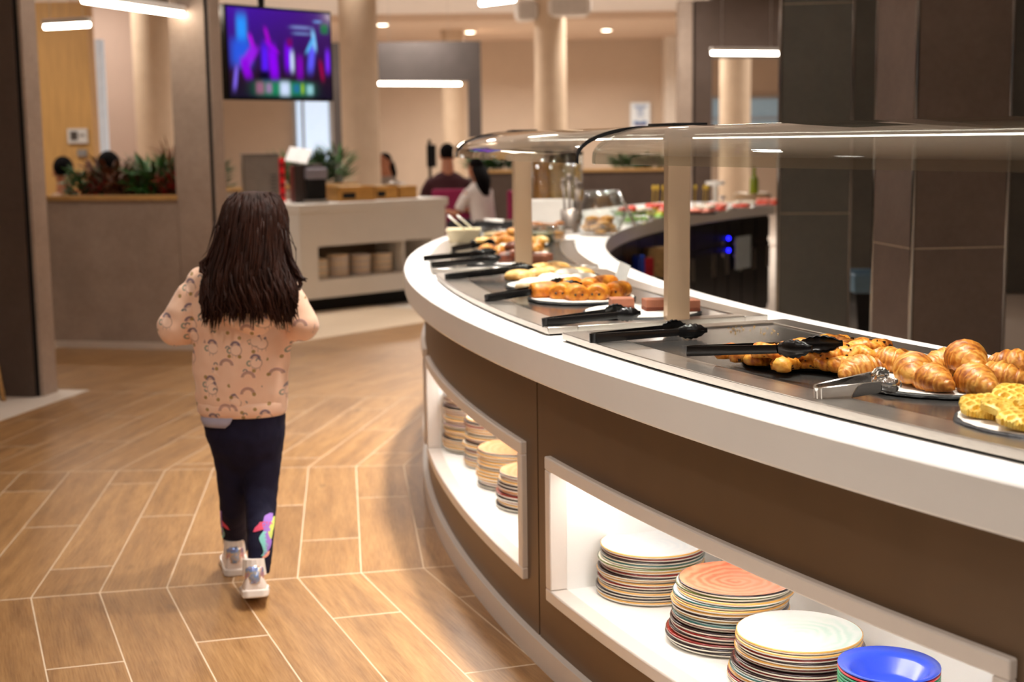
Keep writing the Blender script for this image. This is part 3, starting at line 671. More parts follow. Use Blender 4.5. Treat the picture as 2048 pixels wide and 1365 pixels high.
def slate(px, py, r, lab, paper=True, z=TZ, plab=None):
    p = onz(px, py, z); rnd = random.Random(int(px * 7 + py)); n = 72
    ph = [rnd.uniform(0, 6.28) for _ in range(6)]
    def rad(a, amp): return r * (1 + amp * sum(math.sin((5 + 4 * k) * a + ph[k]) / (1 + 0.4 * k) for k in range(6)))
    q = MB(); L = []
    for (f, zz, amp) in ((0.965, 0.0005, 0.006), (1.0, 0.004, 0.010), (0.99, 0.0075, 0.006), (0.975, 0.009, 0.004)):
        L.append([(p.x + rad(2 * PI * j / n, amp) * f * math.cos(2 * PI * j / n), p.y + rad(2 * PI * j / n, amp) * f * math.sin(2 * PI * j / n), z + zz) for j in range(n)])
    q.loft(L); o = obj('slate_board', q, M_SLATE); tag(o, lab, 'slate board', 'round slate boards on the trays')
    if paper:
        q = MB(); L = []
        for zz in (0.0095, 0.0105): L.append([(p.x + r * 0.955 * (1 + 0.008 * math.sin(24 * 2 * PI * j / n)) * math.cos(2 * PI * j / n), p.y + r * 0.955 * (1 + 0.008 * math.sin(24 * 2 * PI * j / n)) * math.sin(2 * PI * j / n), z + zz) for j in range(n)])
        q.loft(L); o2 = obj('baking_paper', q, M_PAPER); tag(o2, plab or ('white round paper lining the ' + lab), 'paper', 'papers on the slate boards')
    return z + (0.0107 if paper else 0.0092)
def mesh_of(mb, mats, smooth=True, name='m'):
    me = bpy.data.meshes.new(name); me.from_pydata([tuple(p) for p in mb.v], [], mb.f)
    mats = mats if isinstance(mats, (list, tuple)) else [mats]
    for m in mats: me.materials.append(m)
    if len(mats) > 1: me.polygons.foreach_set('material_index', mb.mi)
    if smooth: me.polygons.foreach_set('use_smooth', [True] * len(me.polygons))
    me.validate(); me.update(); return me
def place(name, me, loc, rz, lab, cat, group, s=1.0, tilt=(0, 0), children=()):
    o = bpy.data.objects.new(name, me); COL.objects.link(o); o.location = loc; o.rotation_euler = (tilt[0], tilt[1], rz)
    o.scale = (s, s, s) if not isinstance(s, tuple) else s
    tag(o, lab, cat, group)
    for cn, cm in children:
        c = bpy.data.objects.new(cn, cm); COL.objects.link(c); c.parent = o
        if cn == 'chocolate_chips': c['kind'] = 'stuff'
    return o
def croissant_mesh(seed, L=0.125, w_=0.029, bend=1.15):
    rnd = random.Random(seed); q = MB(); rings = []; segs = 58; n = 18; crust = []
    for i in range(segs + 1):
        u = i / segs * 2 - 1
        env = max(0.0, 1 - abs(u) ** 1.9) ** 0.72 * 0.88 + 0.12
        if abs(u) > 0.96: env *= 0.72
        st = (abs(u) * 3.6) % 1.0; step = 1.0 + 0.17 * (1 - st) - 0.08        # stepped roll layers
        r = w_ * env * step
        th = u * bend * 0.5; RR = L / bend
        c = Vector((math.sin(th) * RR, (math.cos(th) - 1) * RR * 0.9, 0)); t = Vector((math.cos(th), -math.sin(th), 0)); nn = Vector((-t.y, t.x, 0))
        ring_ = []
        for j in range(n):
            crust.append(max(0.0, (st - 0.72) / 0.28) * (0.5 + 0.5 * math.sin(2 * PI * j / n)) * max(0.0, min(1.0, 0.6 + 1.2 * mnoise.noise(Vector((u * 4, j * 0.4, seed))))) + max(0.0, math.sin(2 * PI * j / n) - 0.75) * 1.2 * max(0.0, mnoise.noise(Vector((u * 5, j * 0.3, seed + 9)))))
            a = 2 * PI * j / n; rr = r * (1 + 0.06 * mnoise.noise(Vector((u * 6, math.cos(a) * 2, math.sin(a) * 2 + seed))))
            z = math.sin(a) * rr * 0.93; z = max(z, -r * 0.62)
            ring_.append(c + nn * math.cos(a) * rr * 1.05 + Vector((0, 0, z + w_ * 0.62 - (w_ - r) * 0.35)))
        rings.append(ring_)
    q.loft(rings); me = mesh_of(q, M_CROI, True, 'croissant'); at = me.attributes.new('crust', 'FLOAT', 'POINT'); at.data.foreach_set('value', [min(1.0, v) for v in crust]); return me
CM = [croissant_mesh(k, 0.125 + 0.006 * k, 0.030 + 0.001 * k, 1.0 + 0.25 * k) for k in range(3)]
zc = slate(1884, 772, 0.168, 'round black slate board under the croissants', plab='white round paper lining the croissant board')
CR = [(1722, 757, 0.5, 1.0, 0, 'with its tip beside the silver tongs'), (1778, 742, 2.3, 1.0, 1, 'lying behind the silver tongs tip'), (1826, 768, 1.2, 1.1, 2, 'leaning dark sided in the middle of the heap'),
      (1862, 779, 1.75, 1.05, 0, 'pointing outwards, rounded front end glossy'), (1890, 752, 0.4, 1.0, 1, 'half hidden behind the tallest one'), (1926, 762, 1.45, 1.15, 2, 'tallest, standing dark brown in the heap'),
      (1949, 784, 1.6, 1.08, 1, 'with a pale broken front end'), (2000, 775, 2.3, 1.05, 0, 'slanting towards the waffles'), (2032, 752, 2.5, 1.05, 2, 'at the outer edge behind the slanting one')]
for k, (px, py, rz, s, mi, lb) in enumerate(CR):
    p = onz(px, py, zc); lift = 0.022 if k in (5,) else (0.006 if k in (2, 4) else 0.0)
    place('croissant', CM[mi], (p.x, p.y, zc + lift), rz, 'golden flaky croissant ' + lb, 'croissant', 'croissants on the slate board', s, (0.12 if k == 5 else 0, 0))
# chocolate twists
def twist_mesh(seed):
    rnd = random.Random(seed); q = MB(); rings = []; n = 12; segs = 22
    for i in range(segs + 1):
        u = i / segs; env = 0.55 + 0.45 * math.sin(PI * min(max(u, 0.0), 1)) ** 0.6
        if i in (0, segs): env *= 0.55
        tw = u * 5.2 + seed; ring_ = []
        for j in range(n):
            a = 2 * PI * j / n; rr = 0.021 * env * (1 + 0.22 * math.cos(2 * (a - tw)) + 0.05 * mnoise.noise(Vector((u * 5, a, seed))))
            z = max(math.sin(a) * rr * 0.85, -0.010)
            ring_.append(((u - 0.5) * 0.10, math.cos(a) * rr * 1.15, z + 0.010))
        rings.append(ring_)
    q.loft(rings, flip=True); me = mesh_of(q, M_TWIST, True, 'twist')
    ch = MB()
    for _ in range(22):
        u = rnd.uniform(0.1, 0.9); a = u * 5.2 + seed + rnd.choice((PI / 2, 3 * PI / 2)) + rnd.uniform(-0.35, 0.35)
        env = 0.55 + 0.45 * math.sin(PI * u) ** 0.6; rr = 0.021 * env * 0.86
        z = max(math.sin(a) * rr * 0.85, -0.006); s = rnd.uniform(0.002, 0.0035)
        ch.box(((u - 0.5) * 0.10, math.cos(a) * rr * 1.15, z + 0.011), (s * 1.5, s, s), rnd.uniform(0, 3))
    return me, mesh_of(ch, M_CHOC, False, 'chips')
TM = [twist_mesh(k * 1.3) for k in range(4)]
zt = slate(1632, 722, 0.165, 'thin black slate board under the chocolate twists', plab='white round paper lining the twist board')
TW = [(1478, 716, 0.1), (1510, 722, 0.3), (1540, 727, 0.5), (1572, 738, 1.2), (1600, 732, 2.6), (1642, 738, 2.5), (1680, 728, 0.2), (1700, 740, 0.7), (1560, 716, 2.9), (1596, 715, 0.4), (1634, 718, 2.7), (1668, 716, 0.6), (1705, 718, 2.4), (1735, 722, 0.3), (1660, 700, 0.6), (1700, 703, 2.5), (1738, 708, 0.4), (1768, 722, 2.4), (1795, 728, 2.6), (1630, 703, 0.1)]
TWL = {0: ', lying off the slate edge', 3: ', jutting out at the front', 5: ' showing its open chocolate end', 14: ', highest of the back row', 18: ', touching the croissants'}
for k, (px, py, rz) in enumerate(TW):
    up_ = 0.02 if k in (8, 9, 10, 11, 16, 12) else 0.0
    p = onz(px, py, zt + up_); a, b = TM[k % 4]
    place('chocolate_twist', a, (p.x, p.y, zt + up_), rz, 'glazed twisted pastry with chocolate chips ' + (TWL[k].lstrip(', ') if k in TWL else 'heaped on the slate under black tongs'), 'pastry', 'chocolate twists on the slate', 1.12 + 0.08 * math.sin(k), (0, 0), [('chocolate_chips', b)])
# waffles
def waffle_mesh(seed):
    q = MB(); N = 26; r = 0.048; idx = {}; rnd = random.Random(seed)
    def h(x, y):
        d = math.hypot(x, y) / r * (1 + 0.06 * math.sin(5 * math.atan2(y, x) + seed)); 
        if d > 1: return None
        gx = abs(((x / 0.0165 + 0.5) % 1) - 0.5) * 2; gy = abs(((y / 0.0165 + 0.5) % 1) - 0.5) * 2
        wall = max(gx, gy); pit = 0.0 if wall > 0.55 else 0.007
        return (0.019 - pit) * (1 - d ** 6 * 0.55)
    xs = [(-1 + 2 * i / N) * r for i in range(N + 1)]
    for i, x in enumerate(xs):
        for j, y in enumerate(xs):
            z = h(x, y)
            if z is not None: idx[(i, j)] = len(q.v); q.v.append((x, y, z))
    base = len(q.v); bot = {}
    for k_, v_ in list(idx.items()):
        x, y, z = q.v[v_]; bot[k_] = len(q.v); q.v.append((x * 0.96, y * 0.96, 0.0))
    edges = {}
    for i in range(N):
        for j in range(N):
            c = [(i, j), (i + 1, j), (i + 1, j + 1), (i, j + 1)]
            if all(k_ in idx for k_ in c):
                q.f.append(tuple(idx[k_] for k_ in c)); q.f.append(tuple(bot[k_] for k_ in c[::-1])); q.mi += [0, 0]
                for m in range(4): edges[(c[m], c[(m + 1) % 4])] = 1
    for (a, b) in list(edges):
        if (b, a) not in edges: q.f.append((idx[b], idx[a], bot[a], bot[b])); q.mi.append(0)
    return mesh_of(q, M_WAFF, False, 'waffle')
WM = [waffle_mesh(1), waffle_mesh(4)]
zw = slate(2110, 850, 0.166, 'round slate board with chipped edge under the waffles', plab='white round paper lining the waffle board')
for k, (px, py, up_, rz, lb) in enumerate(((1972, 832, 0, 0.3, 'at the left rim of the board'), (2012, 838, 0.004, 0.8, 'overlapping the rim waffle in front'), (2050, 858, 0, 0.1, 'lying lowest at the board front'), (2035, 812, 0.006, 0.5, 'behind the overlapping pair'), (2085, 836, 0.010, 1.0, 'piled on top of the others'))):
    p = onz(px, py, zw + up_); place('waffle', WM[k % 2], (p.x, p.y, zw + up_ + 0.010), rz, 'small golden waffle ' + lb, 'waffle', 'waffles on the slate board', 1.0, (0.22 + random.uniform(-.06, .06), random.uniform(-.12, .12)))
# chocolate rolls
def roll_mesh(seed):
    q = MB(); rings = []; n = 20
    prof = [(-0.040, 0.10), (-0.0405, 0.45), (-0.041, 0.75), (-0.038, 0.93), (-0.028, 1.02), (0, 1.05), (0.028, 1.02), (0.038, 0.93), (0.041, 0.75), (0.0405, 0.45), (0.040, 0.10)]
    for x, f in prof:
        ring_ = []
        for j in range(n):
            a = 2 * PI * j / n; rr = 0.031 * f * (1 + 0.04 * mnoise.noise(Vector((x * 40, a, seed))))
            ring_.append((x, math.cos(a) * rr * 1.12, max(math.sin(a) * rr * 0.92, -0.018) + 0.018))
        rings.append(ring_)
    q.loft(rings, flip=True)
    for sx in (-1, 1):                                   # raised spiral on both cut ends
        pts = [(sx * (0.0408 - 0.0004 * k), math.cos(k * 0.55) * (0.004 + 0.00085 * k) * 1.1, max(math.sin(k * 0.55) * (0.004 + 0.00085 * k), -0.014) + 0.018) for k in range(24)]
        q.tube(pts, 0.0036, 6)
    ch = []
    for sy in (-0.010, 0.011):
        c1 = MB(); c1.tube([(-0.0435, sy, 0.018), (0.0435, sy, 0.018)], 0.0036, 8); ch.append(mesh_of(c1, M_CHOC, True, 'stick'))
    return mesh_of(q, M_ROLL, True, 'roll'), ch
RM = [roll_mesh(k * 2.1) for k in range(3)]
zr = slate(1164, 600, 0.168, 'round slate board under the glossy chocolate rolls', plab='white round paper lining the chocolate roll board')
for k, (px, py, rz, lb) in enumerate(((1087, 598, 0.25, 'seen from its smooth side at the board end'), (1124, 600, 1.35, 'second of the front row'), (1152, 603, 1.75, 'third of the front row, spiral end out'), (1196, 602, 1.35, 'fourth of the front row, two chocolate dots'), (1236, 597, 1.1, 'below the little price card'), (1138, 588, 0.9, 'in the back row beside the tongs tip'), (1178, 590, 1.4, 'in the middle of the back row'), (1208, 584, 0.7, 'at the end of the back row'))):
    p = onz(px, py - 4, zr); a, b = RM[k % 3]; place('chocolate_roll', a, (p.x, p.y, zr), rz, 'glossy chocolate filled roll ' + lb, 'pastry', 'chocolate rolls on the slate', 1.0, (0, 0), [('chocolate_stick', s_) for s_ in b])
def bun_mesh(m, seed, a=0.055, b=0.034, c=0.024):
    q = MB(); q.ell((0, 0, 0), (a, b, c), 20, 12)
    q.v = [(x, y * (1 + 0.15 * math.sin(x * 60 + seed)), max(z, -c * 0.55) + c * 0.55 + 0.0025 * mnoise.noise(Vector((x * 60, y * 60, seed)))) for x, y, z in q.v]
    return mesh_of(q, m, True, 'bun')
BM = [bun_mesh(M_BUN, 1), bun_mesh(M_BUN, 3)]; SM = [bun_mesh(M_SUGAR, 2, 0.06, 0.04, 0.026), bun_mesh(M_SUGAR, 5, 0.055, 0.045, 0.03)]
zs_ = slate(1108, 574, 0.165, 'round slate board under the sugar dusted buns', plab='white round paper lining the sugar bun board')
for px, py, rz in ((1066, 580, 0.2), (1100, 570, 1.0), (1128, 574, 0.4), (1166, 570, 0.1), (1140, 560, 2.7)):
    p = onz(px, py, zs_); place('sugared_bun', SM[px % 2], (p.x, p.y, zs_), rz, 'oval bun thickly dusted with icing sugar', 'bun', 'sugar dusted buns on one board')
zb_ = slate(1098, 556, 0.16, 'round slate board under the pale golden buns', plab='white round paper lining the golden bun board')
for px, py, rz in ((1040, 560, 0.1), (1078, 556, 0.7), (1108, 552, 0.2), (1136, 555, 0.4), (1160, 556, 2.9), (1112, 543, 0.0), (1085, 546, 0.2)):
    p = onz(px, py, zb_); place('golden_bun', BM[px % 2], (p.x, p.y, zb_), rz, 'pale golden oblong bun without icing sugar', 'bun', 'golden buns on one board')
# chocolate cakes
zk = slate(1284, 628, 0.168, 'large slate board under the square chocolate cakes', plab='white round paper lining the cake board')
for k, (px, py, rz, lb) in enumerate(((1310, 620, 0.15, 'beside the steel post'), (1243, 618, 0.1, 'half hidden by black tongs'), (1365, 622, 0.2, 'behind the steel post'))):
    p = onz(px, py, zk); t = thing('chocolate_cake', 'square slice of chocolate mousse cake ' + lb, 'cake', (p.x, p.y, zk), rz, 'chocolate cakes on one board')
    if k == 2: t.location.x += 0.01
    for nm, m, z0, z1, s in (('sponge_base', M_CAKES, 0, 0.010, 0.066), ('mousse_layer', M_CAKE, 0.010, 0.032, 0.065)):
        q = MB(); q.box((0, 0, (z0 + z1) / 2), (s, s * 0.9, z1 - z0)); o = obj(nm, q, m, origin=(0, 0, 0), bevel=0.002); o.parent = t; o.location = (0, 0, 0)
# price card on a wooden foot
p = onz(1248, 590, TZ); pc_ = onz(1240, 578, TZ); t = thing('price_card', 'white price card slotted in a small wooden foot', 'card', (pc_.x, pc_.y, TZ), 0.3)
q = MB(); q.box((0, 0, 0.011), (0.045, 0.022, 0.022)); o = obj('wooden_foot', q, M_LEDGE, origin=(0, 0, 0), bevel=0.002); o.parent = t; o.location = (0, 0, 0)
q = MB(); q.box((0.010, 0.004, 0.052), (0.042, 0.0025, 0.068), R=Matrix.Rotation(0.42, 3, 'Y') @ Matrix.Rotation(-0.25, 3, 'X')); o = obj('card', q, mat('card_white', '#f2f0ee', 0.6), origin=(0, 0, 0)); o.parent = t; o.location = (0, 0, 0)
# small pastries at the far bend
zf = slate(1008, 528, 0.15, 'white lined slate under the dark chocolate brioches', plab='white fluted paper under the dark brioches')
DM = bun_mesh(M_DARKP, 7, 0.05, 0.035, 0.028)
for px, py, rz in ((1014, 524, 0.6), (1030, 520, 0.9), (1046, 517, 0.3), (1032, 512, 0.2)):
    p = onz(px, py, zf); place('dark_brioche', DM, (p.x, p.y, zf + (0.02 if py < 515 else 0)), rz, 'dark brown glossy brioche near the second post', 'pastry', 'dark brioches on one board')
for k, (px, py) in enumerate(((1085, 521), (1075, 525))):
    p = onz(px, py, zf); q = MB(); q.box((p.x, p.y, zf + 0.014), (0.07, 0.06, 0.028), 0.3); tag(obj('chocolate_cake', q, M_CAKE, bevel=0.003), 'flat brown cake square beside the dark brioches', 'cake', 'flat brown cakes at the bend')
zg = slate(1030, 510, 0.15, 'slate board under the heap of small croissants', plab='white paper under the heap of small croissants')
SMC = [croissant_mesh(11, 0.10, 0.024, 1.0), croissant_mesh(12, 0.10, 0.024, 1.3)]
for k, (px, py, up_) in enumerate(((975, 505, 0), (1000, 508, 0), (1020, 505, 0), (1045, 507, 0), (1072, 504, 0), (990, 499, 0.02), (1012, 500, 0.03), (1036, 499, 0.02), (1078, 498, 0.01), (1025, 492, 0.045), (1005, 492, 0.03))):
    p = onz(px, py, zg); place('small_croissant', SMC[k % 2], (p.x, p.y, zg + up_), 0.4 + k * 0.9, 'small golden croissant heaped near the second post', 'croissant', 'small croissants at the bend')
zh = slate(1040, 492, 0.14, 'furthest slate board with puff pastries', plab='white paper on the furthest slate board')
for k, (px, py) in enumerate(((968, 488), (990, 487), (1012, 486), (1040, 484), (1060, 486), (1082, 486))):
    p = onz(px, py, zh); place('puff_pastry', BM[k % 2], (p.x, p.y, zh), 0.5 + k, 'small puff pastry on the furthest board', 'pastry', 'puff pastries on the furthest board', 0.9)
# crumbs on the tray
q = MB()
for k in range(26):
    p = onz(random.uniform(1455, 1560), random.uniform(652, 668), 0.911); q.box((p.x, p.y, 0.9107), (random.uniform(.0015, .004), random.uniform(.0015, .003), 0.0022), random.uniform(0, 3))
cr = obj('crumbs', q, M_BUN, kind='stuff'); tag(cr, 'scattered pale crumbs on the dark glass tray', 'crumbs')
# ---------------------------------------------------------------- serving tongs
def tongs_parts(L, steel=False):
    hb = 0.0115 if not steel else 0.0155; out = []
    for s in (-1, 1):
        spl = 0.042 if not steel else 0.018
        def cy(x): return s * (0.009 + spl * (x / L) ** 1.1)
        rings = []; hx = L * 0.74
        for k in range(13):
            x = hx * k / 12; h = hb * (1 - 0.25 * k / 12); y = cy(x); th = 0.0022
            rings.append([(x, y + s * th, -h), (x, y + s * (th + 0.0022), 0), (x, y + s * th, h), (x, y - s * th * 0.5, h), (x, y - s * th * 0.5, -h)])
        q = MB(); q.loft(rings, flip=(s < 0)); arm = q
        rings = []; m = 16
        for k in range(m + 1):
            u = k / m; x = hx + (L - hx) * u; hh = (0.0085 + (0.0105 if not steel else 0.008) * math.sin(PI * min(u * 1.12, 1.0)) ** 0.7) * (1.0 if u < 0.93 else 0.72)
            hh *= 1 + 0.09 * math.sin(u * 34); y = cy(x); bul = 0.012 * math.sin(PI * min(1, u * 1.05)) + 0.002
            ring_ = []
            for j in range(9):
                a = -PI / 2 + PI * j / 8; ring_.append((x, y + s * bul * math.cos(a), hh * math.sin(a)))
            for j in range(8, -1, -1):
                a = -PI / 2 + PI * j / 8; ring_.append((x, y + s * (bul * math.cos(a) * 0.8 - 0.003), hh * math.sin(a) * 0.9))
            rings.append(ring_)
        hq = MB(); hq.loft(rings, flip=(s < 0)); out.append((arm, hq))
    q = MB(); rings = []
    for k in range(13):
        a = PI / 2 + PI * k / 12; c, s_ = math.cos(a), math.sin(a)
        rings.append([(c * 0.0115, s_ * 0.0115, -hb), (c * 0.0115, s_ * 0.0115, hb), (c * 0.007, s_ * 0.007, hb), (c * 0.007, s_ * 0.007, -hb)])
    q.loft(rings); return out, q, hb
def tongs(h0, h1, z0, z1, lab, steel=False, lenfix=None, face=0.0):
    a, b = onz(*h0, z0), onz(*h1, z1); d = b - a; L = lenfix or d.length
    parts, sp, hb = tongs_parts(L, steel); m = M_CHROME if steel else M_BLKPL
    t = thing('serving_tongs', lab, 'tongs', (a.x, a.y, z0), 0, 'serving tongs on the counter')
    rz = math.atan2(d.y, d.x); ry = -math.atan2(d.z, math.hypot(d.x, d.y)); t.rotation_euler = (face, ry, rz)
    for arm, hd in parts:
        oa = obj('arm', arm, m, origin=(0, 0, 0)); oa.parent = t; smooth_by_angle(oa, 40)
        oh = obj('scalloped_head', hd, m, origin=(0, 0, 0)); oh.parent = oa; smooth_by_angle(oh, 50)
    o = obj('spring_bend', sp, m, origin=(0, 0, 0)); o.parent = t; smooth_by_angle(o, 50); return t
tongs((1382, 702), (1655, 692), 0.935, 0.982, 'black tongs resting over the chocolate twists')
tongs((1188, 676), (1392, 656), 0.925, 0.930, 'black tongs straddling the gap between two trays')
tongs((1092, 645), (1266, 622), 0.922, 0.940, 'black tongs leaning on the chocolate cake board')
tongs((976, 597), (1150, 566), 0.922, 0.955, 'black tongs with tip among the sugared buns')
tongs((896, 554), (1066, 535), 0.922, 0.945, 'black tongs with tip at the golden buns')
tongs((868, 530), (1000, 517), 0.922, 0.945, 'black tongs touching the dark brioches')
tongs((852, 517), (982, 505), 0.924, 0.955, 'black tongs jutting over the worktop edge')
tongs((908, 498), (972, 486), 0.922, 0.960, 'short looking black tongs on the furthest board')
tongs((1640, 787), (1790, 757), 0.922, 0.945, 'shiny steel tongs with clawed tips by the croissants', True, face=0.25)
# ---------------------------------------------------------------- lamps, television, loudspeakers, poster
def linear_lamp(p0, p1, z, lab):
    a, b = onz(*p0, z), onz(*p1, z); d = (b - a); c = (a + b) / 2; rz = math.atan2(d.y, d.x); L = d.length
    t = thing('linear_pendant_lamp', lab, 'lamp', (c.x, c.y, z), rz, 'linear pendant lamps')
    q = MB(); q.box((0, 0, 0.035), (L, 0.05, 0.04)); o = obj('housing', q, M_LAMPBODY, origin=(0, 0, 0), bevel=0.004); o.parent = t
    q = MB(); q.tube([(-L / 2 + 0.01, 0, 0.0), (L / 2 - 0.01, 0, 0.0)], 0.019, 12); o = obj('light_tube', q, M_LED, origin=(0, 0, 0), smooth=True); o.parent = t
    for s in (-0.35, 0.35):
        q = MB(); q.tube([(s * L, 0, 0.05), (s * L, 0, CEIL - z)], 0.0025, 5); o = obj('suspension_wire', q, M_STEEL, origin=(0, 0, 0)); o.parent = t
linear_lamp((366, 29), (165, 0), 2.26, 'long white linear lamp hanging inside the near portal')
linear_lamp((88, 54), (180, 49), 2.30, 'short white linear lamp in front of the honey wood wall')
linear_lamp((755, 167), (922, 168), 2.18, 'white linear lamp under the grey portal frame lintel')
linear_lamp((1422, 106), (1562, 107), 2.26, 'white linear lamp under the dark brown portal')
linear_lamp((960, 7), (1030, -2), 2.30, 'white linear lamp hanging near the two loudspeakers')
for k, (px, py, lb) in enumerate(((765, 47, 'beside the nearer round column'), (940, 62, 'over the grey portal frame'), (1213, 58, 'over the wall poster'))):
    z = CEIL - 0.12; p = onz(px, py, z); t = thing('recessed_downlight', 'round glowing recessed downlight in the beige soffit ' + lb, 'downlight', (p.x, p.y, z - 0.03), 0, 'recessed downlights in the soffit')
    q = MB(); q.lathe([(0.075, 0.006), (0.105, 0.006), (0.105, 0.029), (0.075, 0.029)], 28); o = obj('bezel', q, M_LAMPBODY, origin=(0, 0, 0)); o.parent = t
    q = MB(); q.lathe([(0.078, 0.0), (0.078, 0.02)], 28); o = obj('lens', q, mat('downlight_lens', '#fff3e2', 0.5, emit='#ffe9cf', es=12.0), origin=(0, 0, 0)); o.parent = t
    downlight_lamp(p.x, p.y, z - 0.05, 60, 0.14, spread=150)
# unseen lamps added ahead of the soffit to brighten the back wall
for x in (-4.5, -1.2, 2.0, 5.5): downlight_lamp(x, 19.0, CEIL - 0.03, 60, 0.25, spread=170)
# television
tl, tr_ = ony(447, 6, 8.7), ony(661, 24, 9.35)
bl, br = ony(449, 201, 8.7), ony(664, 202, 9.35)
zc_ = (tl.z + bl.z + tr_.z + br.z) / 4; hh_ = (tl.z - bl.z + tr_.z - br.z) / 4
dxy = Vector((tr_.x - tl.x, tr_.y - tl.y)); ctr = Vector(((tl.x + tr_.x) / 2, (tl.y + tr_.y) / 2)); W = dxy.length; rz = math.atan2(dxy.y, dxy.x)
t = thing('hanging_television', 'wall sized hanging television showing purple lit dancers on stage', 'television', (ctr.x, ctr.y, zc_), rz)
t['label'] = 'flat television on a ceiling pole showing purple lit dancers'
q = MB(); q.box((0, 0.02, 0), (W, 0.05, hh_ * 2)); o = obj('casing', q, M_BLKPL, origin=(0, 0, 0), bevel=0.006); o.parent = t
q = MB(); q.tube([(-0.10, 0.05, hh_ * 0.2), (-0.10, 0.05, CEIL - zc_)], 0.022, 12); o = obj('ceiling_pole', q, M_BLKPL, origin=(0, 0, 0)); o.parent = t
nx, nz = 120, 76; vs, fs, cols = [], [], []
def g2(u, v, cu, cv, su, sv, rot=0.0):
    du, dv = u - cu, v - cv; c, s = math.cos(rot), math.sin(rot); a, b = du * c + dv * s, -du * s + dv * c
    return math.exp(-((a / su) ** 4 + (b / sv) ** 4))
BL = [(0.13, 0.75, 0.05, 0.18, 0, (0.02, 0.30, 1.0), 1), (0.12, 0.50, 0.10, 0.16, 0, (0.02, 0.10, 0.75), 1),
      (0.22, 0.62, 0.02, 0.10, 0.2, (0.45, 0.0, 0.75), 1), (0.20, 0.46, 0.05, 0.13, -0.45, (0.32, 0.01, 0.8), 1), (0.16, 0.33, 0.04, 0.12, 0.2, (0.28, 0.0, 0.75), 1),
      (0.34, 0.42, 0.035, 0.20, 0, (0.1, 0.01, 0.9), 1), (0.37, 0.70, 0.02, 0.10, 0.2, (0.38, 0.0, 0.6), 1), (0.41, 0.58, 0.022, 0.09, 0.7, (0.34, 0.0, 0.7), 1), (0.42, 0.40, 0.045, 0.20, 0.05, (0.27, 0.0, 0.9), 1),
      (0.57, 0.47, 0.04, 0.16, 0, (0.2, 0.0, 0.85), 1), (0.605, 0.42, 0.02, 0.12, 0, (0.6, 0.7, 0.95), 1), (0.585, 0.64, 0.028, 0.05, 0, (0.18, 0.0, 0.12), 1),
      (0.68, 0.36, 0.035, 0.14, 0, (0.22, 0.0, 0.45), 1), (0.80, 0.48, 0.035, 0.18, -0.1, (0.12, 0.1, 0.95), 1), (0.83, 0.68, 0.02, 0.12, 0.1, (0.25, 0.6, 1.0), 1), (0.79, 0.62, 0.018, 0.10, -0.4, (0.1, 0.45, 0.9), 1),
      (0.965, 0.44, 0.025, 0.14, 0, (0.2, 0.02, 0.9), 1), (0.90, 0.33, 0.02, 0.12, 0.1, (0.3, 0.0, 0.06), 1), (0.06, 0.22, 0.02, 0.14, -0.1, (0.2, 0.12, 0.75), 1),
      (0.70, 0.82, 0.10, 0.02, 0, (0.25, 0.32, 0.7), 0.7), (0.71, 0.75, 0.09, 0.016, 0, (0.2, 0.3, 0.65), 0.7), (0.94, 0.82, 0.04, 0.06, 0, (0.0, 0.16, 0.05), 1), (0.87, 0.90, 0.04, 0.015, 0, (0.15, 0.35, 0.8), 0.8),
      (0.33, 0.25, 0.055, 0.06, 0, (0.0, 0.0, 0.01), 1), (0.52, 0.105, 0.27, 0.085, 0, (0.01, 0.22, 0.10), 1), (0.285, 0.11, 0.04, 0.07, 0, (0.35, 0.12, 0.22), 0.9), (0.37, 0.11, 0.03, 0.06, 0, (0.35, 0.2, 0.4), 0.9),
      (0.525, 0.105, 0.05, 0.085, 0, (0.65, 0.75, 1.0), 1), (0.64, 0.11, 0.03, 0.05, 0, (0.02, 0.15, 0.35), 0.9), (0.70, 0.11, 0.015, 0.06, 0, (0.3, 0.5, 0.02), 1), (0.775, 0.10, 0.035, 0.06, 0, (0.3, 0.6, 0.65), 1)]
for j in range(nz + 1):
    for i in range(nx + 1):
        u, v = i / nx, j / nz; vs.append(((u - 0.5) * W * 0.965, -0.0065, (v - 0.5) * hh_ * 2 * 0.94))
        c = [0.05 * (v - 0.1) + 0.012, 0.005, 0.02 + 0.42 * max(0, v - 0.25) * (1.15 - 0.7 * u)]
        for cu, cv, su, sv, ro, cc, al in BL:
            k = g2(u, v, cu, cv, su, sv, ro) * al; c = [a * (1 - k) + b * k for a, b in zip(c, cc)]
        cols.append(c)
for j in range(nz):
    for i in range(nx): a = j * (nx + 1) + i; fs.append((a, a + 1, a + nx + 2, a + nx + 1))
me = bpy.data.meshes.new('screen'); me.from_pydata(vs, [], fs); ca = me.color_attributes.new('picture', 'FLOAT_COLOR', 'POINT')
for i, c in enumerate(cols): ca.data[i].color = (*c, 1)
n = NT('television_picture'); at = n.add('ShaderNodeAttribute', attribute_name='picture'); n.set(Base_Color=(0.004, 0.004, 0.006), Roughness=0.15, Emission_Color=at.outputs['Color'], Emission_Strength=1.0)
me.materials.append(n.m); me.validate(); me.update(); o = bpy.data.objects.new('screen', me); COL.objects.link(o); o.parent = t
